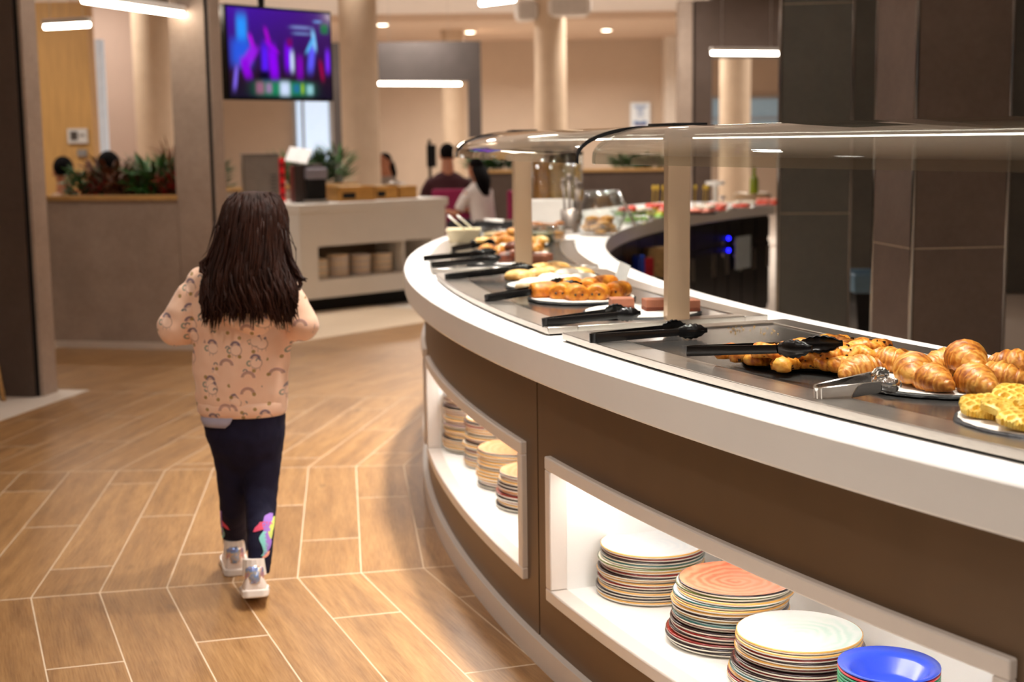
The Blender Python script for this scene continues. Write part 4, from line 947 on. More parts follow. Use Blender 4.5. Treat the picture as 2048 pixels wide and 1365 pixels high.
# loudspeakers on the far column
M_SPK = mat('white_loudspeaker', '#e3dad2', 0.45)
for k, (px, py, w_, h_, d_, lb) in enumerate(((1050, 22, 0.27, 0.26, 0.22, 'angled small loudspeaker bracketed left of the column'), (1140, 14, 0.55, 0.24, 0.26, 'wide white loudspeaker bracketed right of the column'))):
    y = CP[1] - 0.28 if k else CP[1] - 0.1; p = ony(px, py, y); t = thing('loudspeaker', 'white ' + lb if k == 0 else lb, 'loudspeaker', (p.x, p.y, p.z - h_ / 2), 0.3 if k == 0 else -0.1, 'loudspeakers on the column')
    q = MB(); R_ = [[(x * sx, y_, z) for x, z in ((-w_ / 2, 0.05), (-w_ / 2 + 0.05, 0), (w_ / 2 - 0.05, 0), (w_ / 2, 0.05), (w_ / 2, h_ - 0.05), (w_ / 2 - 0.05, h_), (-w_ / 2 + 0.05, h_), (-w_ / 2, h_ - 0.05))] for y_, sx in ((-d_ / 2, 1.0), (d_ / 2, 0.8))]
    q.loft(R_, flip=True); o = obj('cabinet', q, M_SPK, origin=(0, 0, 0), bevel=0.015); o.parent = t
    q = MB(); q.box((0, -d_ / 2 - 0.003, h_ / 2), (w_ * 0.8, 0.008, h_ * 0.75)); o = obj('grille', q, mat('speaker_grille', '#c9c0b8', 0.7, bump=0.3, bscale=300), origin=(0, 0, 0)); o.parent = t
    q = MB(); q.box(((0.12 if k == 0 else -0.16), d_ / 2 + 0.02, h_ / 2), (0.2, 0.05, 0.06)); o = obj('bracket', q, M_SPK, origin=(0, 0, 0)); o.parent = t
# poster on the back wall: white sheet, blue heading lines, blue wave with orange edge
pa, pb = ony(1261, 257, 27.44), ony(1300, 205, 27.44); pw_, ph_ = pb.x - pa.x, pb.z - pa.z
t = thing('wall_poster', 'white poster with blue text lines and blue wave picture', 'poster', ((pa.x + pb.x) / 2, 27.44, pa.z))
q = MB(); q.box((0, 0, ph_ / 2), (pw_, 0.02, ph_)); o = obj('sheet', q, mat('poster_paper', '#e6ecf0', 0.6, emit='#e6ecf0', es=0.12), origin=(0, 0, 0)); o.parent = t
M_PBLUE = mat('poster_blue', '#3f74b4', 0.6)
for k, (zf_, wf, hf) in enumerate(((0.87, 0.66, 0.035), (0.81, 0.60, 0.035), (0.72, 0.30, 0.03), (0.66, 0.36, 0.03), (0.60, 0.30, 0.025), (0.50, 0.40, 0.02), (0.45, 0.35, 0.02))):
    q = MB(); q.box((0, -0.012, ph_ * zf_), (pw_ * wf, 0.004, ph_ * hf)); o = obj('text_line', q, M_PBLUE, origin=(0, 0, 0)); o.parent = t
q = MB(); pts = [(-0.33, 0.12), (0.33, 0.12)] + [(0.33 - 0.066 * k, 0.27 + 0.02 * math.sin(k * 0.9)) for k in range(11)]
q.loft([[(x * pw_, -0.011, z * ph_) for x, z in pts], [(x * pw_, -0.0145, z * ph_) for x, z in pts]]); o = obj('wave_picture', q, M_PBLUE, origin=(0, 0, 0)); o.parent = t
q = MB(); q.box((0, -0.0125, ph_ * 0.11), (pw_ * 0.6, 0.004, ph_ * 0.035)); o = obj('wave_edge', q, mat('poster_orange', '#d08a5a', 0.6), origin=(0, 0, 0)); o.parent = t
# notices on the wood panel wall
for k, (px0, px1, py0, py1, lb) in enumerate(((136, 174, 257, 287, 'white framed notice with a dark square print'), (155, 173, 299, 313, 'small grey notice below the framed notice'))):
    a, b = ony(px0, py1, 13.38), ony(px1, py0, 13.38); t = thing('wall_notice', lb + ' on the honey wood wall', 'notice', ((a.x + b.x) / 2, 13.385, a.z))
    w_, h_ = b.x - a.x, b.z - a.z; q = MB(); q.box((0, 0, h_ / 2), (w_, 0.018, h_)); o = obj('sheet', q, mat('notice_%d' % k, ('#d8d0c8', '#8c8580')[k], 0.6), origin=(0, 0, 0)); o.parent = t
    if k == 0:
        q = MB(); q.box((-w_ * 0.17, -0.011, h_ * 0.52), (w_ * 0.36, 0.006, h_ * 0.58)); o = obj('dark_print', q, mat('notice_print', '#4a4038', 0.6), origin=(0, 0, 0)); o.parent = t
        q = MB(); q.box((w_ * 0.24, -0.011, h_ * 0.55), (w_ * 0.24, 0.006, h_ * 0.14)); o = obj('text_line', q, mat('notice_text', '#8d837c', 0.6), origin=(0, 0, 0)); o.parent = t
# ---------------------------------------------------------------- plants
def leaf_cloud(cx, cy, z0, rx, ry, h, n, seed, lw=0.035, ll=0.14, droop=0.5):
    rnd = random.Random(seed); q = MB()
    for _ in range(n):
        a = rnd.uniform(0, 6.28); rr = math.sqrt(rnd.random()); bx, by = cx + math.cos(a) * rx * rr * 0.75, cy + math.sin(a) * ry * rr * 0.75
        bz = z0 + h * rnd.uniform(0.05, 0.75); d = Vector((math.cos(a) * rnd.uniform(0.2, 1), math.sin(a) * rnd.uniform(0.2, 1), rnd.uniform(0.1, 1.0))).normalized()
        L = ll * rnd.uniform(0.6, 1.2); s = d.cross(Vector((rnd.uniform(-.3, .3), rnd.uniform(-.3, .3), 1))).normalized() * lw * rnd.uniform(0.6, 1.1) / 2
        p0 = Vector((bx, by, bz)); p1 = p0 + d * L * 0.5; p2 = p0 + d * L - Vector((0, 0, droop * L * 0.35)); c = Vector((0, 0, lw * 0.12))
        q.add([p0, p1 + s - c, p1 + c, p1 - s - c, p2], [(0, 1, 2), (0, 2, 3), (1, 4, 2), (2, 4, 3)])
    return q
GREEN = mat('fern_green', '#3f7034', 0.5, var=0.5, scale=14); DGREEN = mat('dark_leaf_green', '#2a4a25', 0.5, var=0.5, scale=14); RUST = mat('rust_foliage', '#6e3f22', 0.6, var=0.5, scale=14); REDL = mat('red_berries_foliage', '#b03a2e', 0.6, var=0.4, scale=14); TANL = mat('dry_grass_foliage', '#9a6a4e', 0.7, var=0.4, scale=10)
def plant(c, z0, rx, ry, h, n, m, lab, seed, grp, **kw):
    t = thing('potted_plant', lab, 'plant', (c[0], c[1], z0), 0, grp)
    obj('foliage', leaf_cloud(c[0], c[1], z0, rx, ry, h, n, seed, **kw), m, t, kind='stuff')
    q = MB()
    rnd = random.Random(seed)
    for k in range(4): q.tube([(c[0] + rnd.uniform(-.03, .03), c[1] + rnd.uniform(-.03, .03), z0), (c[0] + rnd.uniform(-rx, rx) * .5, c[1] + rnd.uniform(-ry, ry) * .5, z0 + h * 0.8)], 0.006, 5)
    obj('stem', q, mat('plant_stem', '#4a3a22', 0.7), t)
# planter trough behind the half wall and its plants
wz = 0.98
def wall_pt(px, back=0.25): # a point on the planter wall line at a pixel column, pushed back
    best = min((abs((F0 + mv * s).x / (F0 + mv * s).y - (ray(px, 400).x / ray(px, 400).y)), s) for s in [0.3 + 0.02 * k for k in range(120)])[1]; p = F0 + mv * best + tv * back; return p
tr0 = F0 + mv * 0.3 + tv * 0.2; q = MB(); q.prism(quad(tr0, tv * 0.36, mv * 2.5), 0.0, wz); tb = obj('planter_trough', q, M_CLAD_D); tag(tb, 'long taupe planter trough behind the low portal wall', 'planter')
gp = 'plants along the low portal wall'
for k, (px, m, rx, h, n, lb, kw) in enumerate(((120, GREEN, 0.13, 0.30, 150, 'bright green fern at the outer end of the trough', {}), (150, REDL, 0.13, 0.16, 90, 'low red flowering plant beside the bright fern', {}), (172, RUST, 0.2, 0.36, 240, 'rust brown leafy plant in the trough', {}), (212, RUST, 0.2, 0.24, 200, 'low dark rust plant in front of the seated heads', {}), (255, GREEN, 0.17, 0.32, 240, 'large green fern in the middle of the trough', {'ll': 0.2}), (300, REDL, 0.16, 0.22, 150, 'red leaved plant beside the large fern', {}), (300, TANL, 0.10, 0.46, 120, 'tall dry pink grass by the far jamb', {'ll': 0.18, 'lw': 0.014}), (334, REDL, 0.08, 0.22, 90, 'small red plant tucked by the far jamb', {}))):
    p = wall_pt(px, 0.38); plant((p.x, p.y), wz, rx, 0.12, h, n, m, lb, 40 + k, gp, **kw)
# ---------------------------------------------------------------- white back buffet and what stands on it
bA = onz(600, 410, 0.9); bB = onz(884, 395, 0.9); bA = Vector((-1.72, 11.62)); bB = Vector((-0.58, 12.75))
bd = (bB - bA); BLn = bd.length; bd.normalize(); bn = Vector((-bd.y, bd.x)); BD = 0.85
def bq(s0, s1, d0, d1): p = bA + bd * s0 + bn * d0; return [tuple(p), tuple(p + bd * (s1 - s0)), tuple(p + bd * (s1 - s0) + bn * (d1 - d0)), tuple(p + bn * (d1 - d0))]
c_ = bA + bd * BLn / 2 + bn * BD / 2
t = thing('white_buffet_station', 'white lacquered buffet station with an open plate niche in front', 'buffet', (c_.x, c_.y, 0))
BT = 0.905
q = MB(); q.prism(bq(-0.01, BLn + 0.02, -0.02, BD + 0.02), BT - 0.07, BT); obj('top_slab', q, M_WHITEM, t, bevel=0.006)
nz0, nz1, ns0, ns1 = 0.27, 0.55, 0.18, BLn - 0.16
q = MB(); q.prism(bq(0, BLn, 0, BD), nz1, BT - 0.07); q.prism(bq(0, BLn, 0, BD), 0.12, nz0); q.prism(bq(0, ns0, 0, BD), nz0, nz1); q.prism(bq(ns1, BLn, 0, BD), nz0, nz1); q.prism(bq(ns0, ns1, 0.42, BD), nz0, nz1); obj('carcass', q, M_WHITEM, t)
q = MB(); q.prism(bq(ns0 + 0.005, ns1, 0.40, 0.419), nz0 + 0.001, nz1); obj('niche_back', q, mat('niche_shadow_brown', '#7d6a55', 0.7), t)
q = MB(); q.prism(bq(ns1 - 0.32, ns1 - 0.30, 0.03, 0.41), nz0, nz1); obj('divider', q, M_WHITEM, t)
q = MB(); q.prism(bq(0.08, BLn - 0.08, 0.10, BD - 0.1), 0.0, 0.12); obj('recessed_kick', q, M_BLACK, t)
for k, (s, cnt, seq, lb) in enumerate(((0.28, 13, [A, A, A, Tl], 'at the outer end of the white station'), (0.50, 15, [A, A, Mv, Mv, A, Mv], 'second along the white station'), (0.74, 14, [Mv, Mv, A, A], 'third along the white station'), (0.98, 14, [Bn, A, A, A], 'by the divider in the white station'))):
    p = bA + bd * s + bn * 0.16; place_stack(Vector((p.x, p.y, nz0)), cnt, 0.0125, seq, (seq[0], None), '%s rimmed plate' % {'brown': 'dark brown'}.get(seq[0], seq[0]), lb, 'plates stacked in the white station', jit=0.003, scale=0.72)
def bpt(s, d, z=BT): p = bA + bd * s + bn * d; return Vector((p.x, p.y, z))
rzb = math.atan2(bd.y, bd.x)
M_SSTEEL = mat('dull_stainless', '#8c8178', 0.4, metal=0.7, var=0.06)
def local_obj(nm, q, m, t, **kw): o = obj(nm, q, m, origin=(0, 0, 0), **kw); o.parent = t; return o
p = bpt(-0.05, 0.66); t = thing('juice_dispenser', 'large stainless drinks dispenser with a red panel strip', 'dispenser', (p.x, p.y, BT), rzb)
p = ony(522, 395, 12.25); t.location = (p.x, p.y, BT); t.rotation_euler.z = 0.25
local_obj('housing', MB().box((0, 0, 0.20), (0.30, 0.32, 0.40)), M_SSTEEL, t, bevel=0.008); local_obj('lid', MB().box((0, 0, 0.405), (0.31, 0.33, 0.012)), mat('dispenser_lid', '#4a423e', 0.4), t, bevel=0.003)
local_obj('red_panel', MB().box((0.172, -0.10, 0.19), (0.045, 0.12, 0.37)), mat('red_plastic', '#d0141c', 0.4, emit='#c81018', es=0.25), t, bevel=0.004)
for k in range(4): local_obj('button', MB().box((0.172, -0.163, 0.06 + 0.085 * k), (0.028, 0.006, 0.03)), M_BLKPL, t)
q = MB()
for k in range(6): q.box((0.10, -0.162, 0.08 + 0.03 * k), (0.05, 0.005, 0.012))
local_obj('vent_slots', q, mat('vent_grey', '#5a524c', 0.6), t)
p = ony(612, 397, 12.0); t = thing('coffee_machine', 'dark coffee machine with black drip bay and grey hood', 'coffee machine', (p.x, p.y, BT), 0.3)
local_obj('body', MB().box((0.02, 0.05, 0.16), (0.25, 0.26, 0.32)), mat('coffee_brown_body', '#3a2b26', 0.4), t, bevel=0.008)
local_obj('hood', MB().box((0.07, -0.10, 0.245), (0.18, 0.12, 0.09)), mat('grey_hood', '#8d8791', 0.4), t, bevel=0.01)
local_obj('drip_bay', MB().box((0.07, -0.09, 0.115), (0.16, 0.10, 0.165)), M_BLACK, t); local_obj('drip_tray', MB().box((0.06, -0.11, 0.013), (0.2, 0.14, 0.026)), M_SSTEEL, t, bevel=0.003)
q = MB(); q.box((0, 0, 0), (0.19, 0.004, 0.16), R=Matrix.Rotation(-0.75, 3, 'X') @ Matrix.Rotation(0.2, 3, 'Y')); o = obj('paper_sheet', q, mat('notice_white', '#e8e4e2', 0.6)); pp = ony(598, 320, 11.95); o.location = (pp.x, pp.y - 0.02, BT + 0.325); tag(o, 'white printed sheet propped on the coffee machine', 'paper')
M_CRATE = mat('bamboo_wood', '#c08a42', 0.5, var=0.2, scale=8, stretch=(1, 8, 8))
for k, (px, py, w_, d_, h_, lb) in enumerate(((700, 392, 0.34, 0.26, 0.13, 'long bamboo tray box next to the coffee machine'), (760, 390, 0.22, 0.24, 0.12, 'middle bamboo bread box on the white station'), (803, 388, 0.18, 0.24, 0.11, 'end bamboo box on the white station by the diners'))):
    p = ony(px, py, (12.25, 12.55, 12.75)[k]); t = thing('bamboo_box', lb, 'box', (p.x, p.y, BT), rzb - 0.2, 'bamboo boxes on the white station')
    local_obj('base', MB().box((0, 0, 0.008), (w_, d_, 0.014)), M_CRATE, t)
    for nm, c, s in (('side', (0, -d_ / 2 + 0.006, h_ / 2), (w_, 0.012, h_)), ('side', (0, d_ / 2 - 0.006, h_ / 2), (w_, 0.012, h_)), ('side', (-w_ / 2 + 0.006, 0, h_ / 2), (0.012, d_, h_)), ('side', (w_ / 2 - 0.006, 0, h_ / 2), (0.012, d_, h_))): local_obj(nm, MB().box(c, s), M_CRATE, t, bevel=0.002)
    if k < 2:
        local_obj('dark_slot', MB().box((-w_ * 0.22, -d_ / 2 - 0.0005, 0.05), (w_ * 0.36, 0.004, 0.05)), M_BLACK, t)
    local_obj('napkins', MB().box((0, 0, h_ * 0.55), (w_ * 0.8, d_ * 0.8, h_ * 0.85)), mat('napkin_cream', '#e0cfae', 0.8), t, bevel=0.004)
p = ony(792, 372, 12.6); q = MB(); q.tube([(p.x - 0.02, p.y, BT + 0.13), (p.x + 0.10, p.y - 0.05, BT + 0.135)], 0.006, 8); q.ell((p.x - 0.04, p.y, BT + 0.135), (0.035, 0.03, 0.014), 12, 8); tag(obj('serving_spoon', q, M_STEEL, smooth=True), 'steel serving spoon lying across the bamboo boxes', 'spoon')
# low planted wall behind the station
h0 = Vector((-3.3, 12.2)); h1 = Vector((-1.5, 14.12)); dd = (h1 - h0); ln = dd.length; dd.normalize(); nn_ = Vector((-dd.y, dd.x))
q = MB(); q.prism([tuple(h0), tuple(h1), tuple(h1 + nn_ * 0.3), tuple(h0 + nn_ * 0.3)], 0, 0.98); hw2 = struct(obj('wall_planter_low', q, M_CLAD))
q = MB(); q.prism([tuple(h0 - nn_ * 0.015), tuple(h1 - nn_ * 0.015), tuple(h1 + nn_ * 0.06), tuple(h0 + nn_ * 0.06)], 0.98, 1.01); obj('wood_ledge', q, M_LEDGE, hw2)
for k, (s, m, h, n, lb) in enumerate(((0.6, GREEN, 0.34, 220, 'leafy green plant left of the drinks dispenser'), (1.0, DGREEN, 0.26, 160, 'dark green plant behind the drinks dispenser'), (1.9, GREEN, 0.3, 220, 'green fern behind the coffee machine'), (2.25, DGREEN, 0.36, 240, 'dark bushy plant behind the bamboo boxes'), (2.5, GREEN, 0.42, 120, 'upright green plant against the round column'))):
    p = h0 + dd * s + nn_ * 0.16; plant((p.x, p.y), 0.985, 0.17, 0.10, h, n, m, lb, 70 + k, 'plants on the low wall behind the station', ll=0.17, droop=0.1)
for k, px in enumerate((960, 1000, 1255, 1290, 1325)):
    p = ony(px, 335, 16.38); plant((p.x, p.y), 1.04, 0.22, 0.08, 0.16, 160, DGREEN if k % 2 else GREEN, 'low dark green plant on the back planter wall', 90 + k, 'plants on the back planter wall')
# ---------------------------------------------------------------- things on the far arm of the counter
def bowl_prof(r, h, th=0.006): return [(r * 0.45, 0.0), (r * 0.62, 0.0), (r * 0.85, h * 0.45), (r, h), (r - th, h), (r * 0.83 - th, h * 0.5), (r * 0.55, th), (0.001, th)]
M_PORC = mat('white_porcelain', '#f0ece4', 0.25, var=0.02, coat=0.3)
def cw(px, py, z=CT): p = onz(px, py, z); return p
def lathe_thing(name, prof, m, loc, lab, cat, grp=None, n=28, deg=40):
    q = MB(); q.lathe(prof, n, (0, 0, 0), cap=False); q.v = [(x + loc[0], y + loc[1], z + loc[2]) for x, y, z in q.v]; o = obj(name, q, m); smooth_by_angle(o, deg); return tag(o, lab, cat, grp)
# cream dessert bowl with two spoons
p = cw(928, 492); t = thing('dessert_bowl', 'square cream pudding bowl near the edge of the far worktop', 'bowl', (p.x, p.y, CT))
q = MB(); q.loft([[(x * s, y * s, z) for x, y in ((-1, -1), (1, -1), (1, 1), (-1, 1))] for s, z in ((0.062, 0), (0.085, 0.085), (0.080, 0.085), (0.057, 0.012))]); local_obj('bowl', q, mat('cream_bowl', '#e6d9b8', 0.3), t, bevel=0.006)
q = MB(); q.box((0, 0, 0.064), (0.145, 0.145, 0.012)); local_obj('cream_filling', q, mat('custard_cream', '#efe0b8', 0.4), t)
for k, s in enumerate((-0.045, 0.0)):
    q = MB(); q.tube([(s + 0.05, 0, 0.08), (s - 0.03, -0.02, 0.15)], [0.007, 0.011], 8, flat=(1, 0.5)); q.v = [(a + p.x, b + p.y, c + CT) for a, b, c in q.v]
    tag(obj('serving_spoon', q, M_PORC, smooth=True), 'white serving spoon standing in the cream pudding bowl', 'spoon', 'white spoons in the pudding bowl')
p = cw(965, 478); lathe_thing('low_bowl', bowl_prof(0.10, 0.06), M_BLKPL, p, 'black low bowl behind the cream pudding bowl', 'bowl')
p = cw(990, 488); lathe_thing('glass_bowl', bowl_prof(0.08, 0.07), M_JAR, p, 'small clear glass bowl of muesli beside the pudding', 'bowl')
q = MB(); q.ell((p.x, p.y, CT + 0.045), (0.062, 0.062, 0.018), 14, 8); tag(obj('muesli', q, mat('muesli_beige', '#c9a87c', 0.8, var=0.35, scale=120, bump=0.5), smooth=True, kind='stuff'), 'beige muesli filling the small glass bowl', 'muesli')
p = cw(990, 458); q = MB(); q.box((p.x, p.y, CT + 0.025), (0.24, 0.16, 0.05)); tag(obj('serving_tray', q, M_BLKPL, bevel=0.01), 'black rectangular serving tray behind the muesli', 'tray')
q = MB(); q.tube([(p.x - 0.06, p.y - 0.06, CT + 0.055), (p.x + 0.05, p.y - 0.10, CT + 0.052)], 0.009, 8); tag(obj('serving_spoon', q, M_PORC, smooth=True), 'white spoon resting on the black tray', 'spoon')
# glass tumbler jar and seed jar next to the second post
for k, (px, py, r, h, fl, lb) in enumerate(((1085, 492, 0.06, 0.10, '#8c8464', 'clear jar of grey green seeds by the second post'), (1112, 486, 0.05, 0.09, '#c98a42', 'clear jar of amber dried fruit by the second post'))):
    p = cw(px, py); t = thing('glass_jar', lb, 'jar', (p.x, p.y, CT), 0, 'small glass jars on the far worktop')
    q = MB(); q.lathe([(r * 0.9, 0.0), (r, 0.01), (r, h * 0.8), (r * 0.85, h), (r * 0.8, h), (r * 0.93, h * 0.78), (r * 0.93, 0.008), (0.001, 0.006)], 28, cap=False); local_obj('glass', q, M_JAR, t, smooth=True)
    q = MB(); q.lathe([(0.001, 0.009), (r * 0.9, 0.009), (r * 0.9, h * 0.6), (0.001, h * 0.66)], 24, cap=False); local_obj('contents', q, mat('jar_fill_%d' % k, fl, 0.8, var=0.4, scale=110, bump=0.4), t, kind='stuff')
# cookie tray with white porcelain box behind
p = cw(1098, 468); q = MB(); q.box((p.x, p.y, CT + 0.012), (0.26, 0.2, 0.024)); tag(obj('biscuit_tray', q, M_STEEL, bevel=0.004), 'steel tray holding brown biscuits on far worktop', 'tray')
bk = bun_mesh(mat('brown_biscuit', '#8a5523', 0.8, var=0.35, scale=70, bump=0.4), 9, 0.035, 0.03, 0.012)
for k in range(16):
    place('biscuit', bk, (p.x + random.uniform(-.1, .1), p.y + random.uniform(-.07, .07), CT + 0.025 + 0.012 * (k // 6)), k, 'rough brown biscuit heaped on the steel tray', 'biscuit', 'biscuits on the steel tray')
p = cw(1096, 449); t = thing('porcelain_box', 'white rectangular porcelain container behind the biscuit tray', 'container', (p.x, p.y, CT))
for c, s in (((0, -0.10, 0.075), (0.30, 0.012, 0.15)), ((0, 0.10, 0.075), (0.30, 0.012, 0.15)), ((-0.144, 0, 0.075), (0.012, 0.2, 0.15)), ((0.144, 0, 0.075), (0.012, 0.2, 0.15)), ((0, 0, 0.006), (0.29, 0.2, 0.012))): local_obj('side', MB().box(c, s), M_PORC, t, bevel=0.003)
# utensil stand
p = cw(1143, 466); t = thing('utensil_holder', 'steel holder with upright ladles and servers beside the cookie jar', 'utensil holder', (p.x, p.y, CT))
local_obj('canister', MB().lathe([(0.055, 0), (0.06, 0.13), (0.055, 0.13), (0.05, 0.01), (0.001, 0.01)], 24, cap=False), M_SSTEEL, t, smooth=True)
for k in range(7):
    a = k * 0.9; x, y = 0.034 * math.cos(a), 0.045 * math.sin(a); q = MB(); q.tube([(x, y, 0.012), (x * 1.4, y * 1.4, 0.24 + 0.02 * (k % 3))], 0.005, 7); q.ell((x * 1.45, y * 1.45, 0.26 + 0.02 * (k % 3)), (0.014, 0.008, 0.024), 10, 8); local_obj('ladle', q, M_SSTEEL, t, smooth=True)
# tilted cookie jar
p = cw(1198, 470); t = thing('cookie_jar', 'big bulbous glass cookie jar with open slanted mouth', 'jar', (p.x, p.y, CT))
q = MB(); L = []
for r, z, s in ((0.09, 0.0, 0), (0.115, 0.02, 0), (0.135, 0.09, 0.01), (0.13, 0.15, 0.02), (0.105, 0.20, 0.02), (0.10, 0.235, 0.02), (0.095, 0.235, 0.02), (0.10, 0.20, 0.02), (0.125, 0.15, 0.02), (0.13, 0.09, 0.01), (0.11, 0.024, 0), (0.001, 0.01, 0)):
    L.append([(r * math.cos(2 * PI * j / 32) + s, r * math.sin(2 * PI * j / 32), z) for j in range(32)])
q.loft(L, cap=False); local_obj('glass', q, M_JAR, t, smooth=True)
for k in range(5):
    q = MB()
    q.tube([(0.101 * math.cos(2 * PI * j / 24) + 0.02, 0.101 * math.sin(2 * PI * j / 24), 0.236 - 0.008 * k) for j in range(25)], 0.0025, 5)
    if k in (0, 3): local_obj('thread_ring', q, M_JAR, t, smooth=True)
ck = bun_mesh(mat('golden_biscuit', '#c38a3a', 0.7, var=0.25, scale=60), 13, 0.042, 0.034, 0.018)
for k in range(14):
    a = k * 2.4; place('golden_biscuit', ck, (p.x + 0.06 * math.cos(a) * (1 - (k // 7) * 0.3), p.y + 0.06 * math.sin(a), CT + 0.012 + 0.022 * (k // 4)), a, 'golden biscuit piled inside the glass cookie jar', 'biscuit', 'biscuits in the cookie jar')
q = MB(); a_ = Vector((p.x + 0.10, p.y - 0.05, CT + 0.24)); q.tube([a_, a_ + Vector((0.05, -0.02, -0.10)), a_ + Vector((0.09, -0.03, -0.20))], [0.009, 0.008, 0.010], 8, flat=(1.4, 0.6)); tag(obj('steel_scoop', q, M_CHROME, smooth=True), 'steel scoop leaning on the side of the cookie jar', 'scoop')
# cereal dispensers
for k, (px, col_, r, h, lb) in enumerate(((1086, '#a8702c', 0.075, 0.34, 'tall clear cylinder of amber cereal flakes'), (1112, '#b98f56', 0.07, 0.34, 'tall clear cylinder of pale cereal next to the amber one'), (1138, '#b9a078', 0.06, 0.30, 'slim clear cylinder of oat cereal'), (1151, '#c2912a', 0.05, 0.30, 'slim clear cylinder of yellow cereal'))):
    p = ony(px, 405, 9.3); t = thing('cereal_dispenser', lb + ' on the far counter', 'dispenser', (p.x, p.y, CT), 0, 'cereal dispensers on the far counter')
    local_obj('stand', MB().lathe([(r, 0), (r, 0.02), (r * 0.4, 0.03), (r * 0.4, 0.10), (r * 0.9, 0.11)], 20), M_BLKPL, t)
    q = MB(); q.lathe([(r, 0.112), (r, 0.112 + h), (r * 0.94, 0.112 + h), (r * 0.94, 0.12)], 24, cap=False); local_obj('cylinder', q, M_JAR, t, smooth=True)
    q = MB(); q.lathe([(0.001, 0.115), (r * 0.92, 0.115), (r * 0.92, 0.1 + h * 0.85), (0.001, 0.1 + h * 0.88)], 20, cap=False); local_obj('cereal', q, mat('cereal_%d' % k, col_, 0.8, var=0.4, scale=80, bump=0.5), t, kind='stuff')
    q = MB(); q.lathe([(r * 1.03, 0.112 + h), (r * 1.03, 0.135 + h), (r * 0.3, 0.14 + h), (0.014, 0.16 + h), (0.014, 0.185 + h), (0.001, 0.187 + h)], 20); local_obj('lid', q, M_BLKPL, t)
# salads and canapes
M_LET = mat('lettuce_green', '#7fae4f', 0.5, var=0.4, scale=40); M_TOM = mat('tomato_red', '#d8442c', 0.35, var=0.2, scale=40); M_SALM = mat('salmon_pink', '#ea8f78', 0.45, var=0.2, scale=40); M_LIME = mat('lime_yellow', '#b6bd2c', 0.45, var=0.3, scale=40); M_PROS = mat('cured_ham', '#c9685c', 0.5, var=0.3, scale=40); M_MOZZ = mat('pale_cheese', '#efe6d2', 0.5)
def chunk(m, a, b, c, seed): return bun_mesh(m, seed, a, b, c)
CK = {m.name: chunk(m, 0.034, 0.028, 0.018, i) for i, m in enumerate((M_LET, M_TOM, M_SALM, M_LIME, M_PROS, M_MOZZ))}
def heap(p, z0, items, rad, lab, grp, cat):
    k = 0
    for m, n_, zz in items:
        for _ in range(n_):
            a = random.uniform(0, 6.28); rr = rad * math.sqrt(random.random())
            place('salad_piece', CK[m.name], (p.x + rr * math.cos(a), p.y + rr * math.sin(a), z0 + zz), a, '%s %s' % ({'lettuce_green': 'green lettuce piece', 'tomato_red': 'red tomato piece', 'salmon_pink': 'pink salmon piece', 'lime_yellow': 'yellow green pepper piece', 'cured_ham': 'cured ham piece', 'pale_cheese': 'pale cheese piece'}[m.name], lab), cat, grp + ' ' + m.name.replace('_', ' ')); k += 1
p = cw(1266, 448); lathe_thing('salad_bowl', bowl_prof(0.14, 0.085), M_JAR, p, 'round glass salad bowl next to the cookie jar', 'bowl')
heap(p, CT + 0.02, [(M_LET, 9, 0.0), (M_LET, 5, 0.03), (M_TOM, 4, 0.06), (M_MOZZ, 4, 0.055), (M_PROS, 2, 0.05)], 0.085, 'in the glass salad bowl', 'salad bowl', 'salad')
p = cw(1318, 438); lathe_thing('serving_platter', [(0.10, 0), (0.15, 0.012), (0.15, 0.016), (0.09, 0.006), (0.001, 0.006)], M_PORC, p, 'round white platter heaped with mixed antipasti', 'platter')
heap(p, CT + 0.008, [(M_LET, 5, 0.0), (M_LIME, 6, 0.015), (M_PROS, 5, 0.03), (M_LIME, 3, 0.04), (M_TOM, 7, 0.062)], 0.09, 'heaped on the antipasti platter', 'antipasti', 'salad')
def skewer(px, py, z, lab, grp):
    p = onz(px, py, z); q = MB(); q.tube([(p.x, p.y, z), (p.x + 0.01, p.y, z + 0.15)], 0.0035, 6); t = obj('cocktail_pick', q, mat('bamboo_pick', '#b9962c', 0.5)); tag(t, lab, 'pick', grp)
    q = MB(); q.ell((p.x + 0.01, p.y, z + 0.155), (0.011, 0.011, 0.02), 8, 6); obj('pick_knot', q, mat('yellow_pick', '#caa624', 0.5), t, smooth=True).location = -t.location + t.location
for px in (1304, 1312, 1324): skewer(px, 423, CT + 0.03, 'yellow knotted bamboo pick stuck in the antipasti', 'picks in the antipasti')
plc = [(1402, 428, M_SALM, 0.12, 'dark slate platter of salmon canapes past the near post', M_SLATE), (1436, 424, M_TOM, 0.08, 'small white dish of red tomato canapes', M_PORC), (1485, 418, M_TOM, 0.09, 'white dish of orange salmon canapes', M_PORC), (1535, 413, M_TOM, 0.11, 'white dish of bright red canapes by the grey pier', M_PORC)]
for k, (px, py, m, r, lb, pm) in enumerate(plc):
    p = cw(px, py); lathe_thing('canape_dish', [(r * 0.8, 0), (r, 0.012), (r, 0.016), (r * 0.8, 0.006), (0.001, 0.006)], pm, p, lb, 'dish', 'canape dishes on the far arm')
    heap(p, CT + 0.008, [(m, 6, 0.0), (M_SALM if k % 2 else M_MOZZ, 5, 0.024)], r * 0.7, 'on the ' + lb.split(' past')[0].split(' by')[0], 'canapes ' + str(k), 'canape')
for px in (1388, 1406, 1412): skewer(px, 421, CT + 0.02, 'yellow knotted pick stuck in the salmon canapes', 'picks in the salmon canapes')
p = cw(1503, 402); 
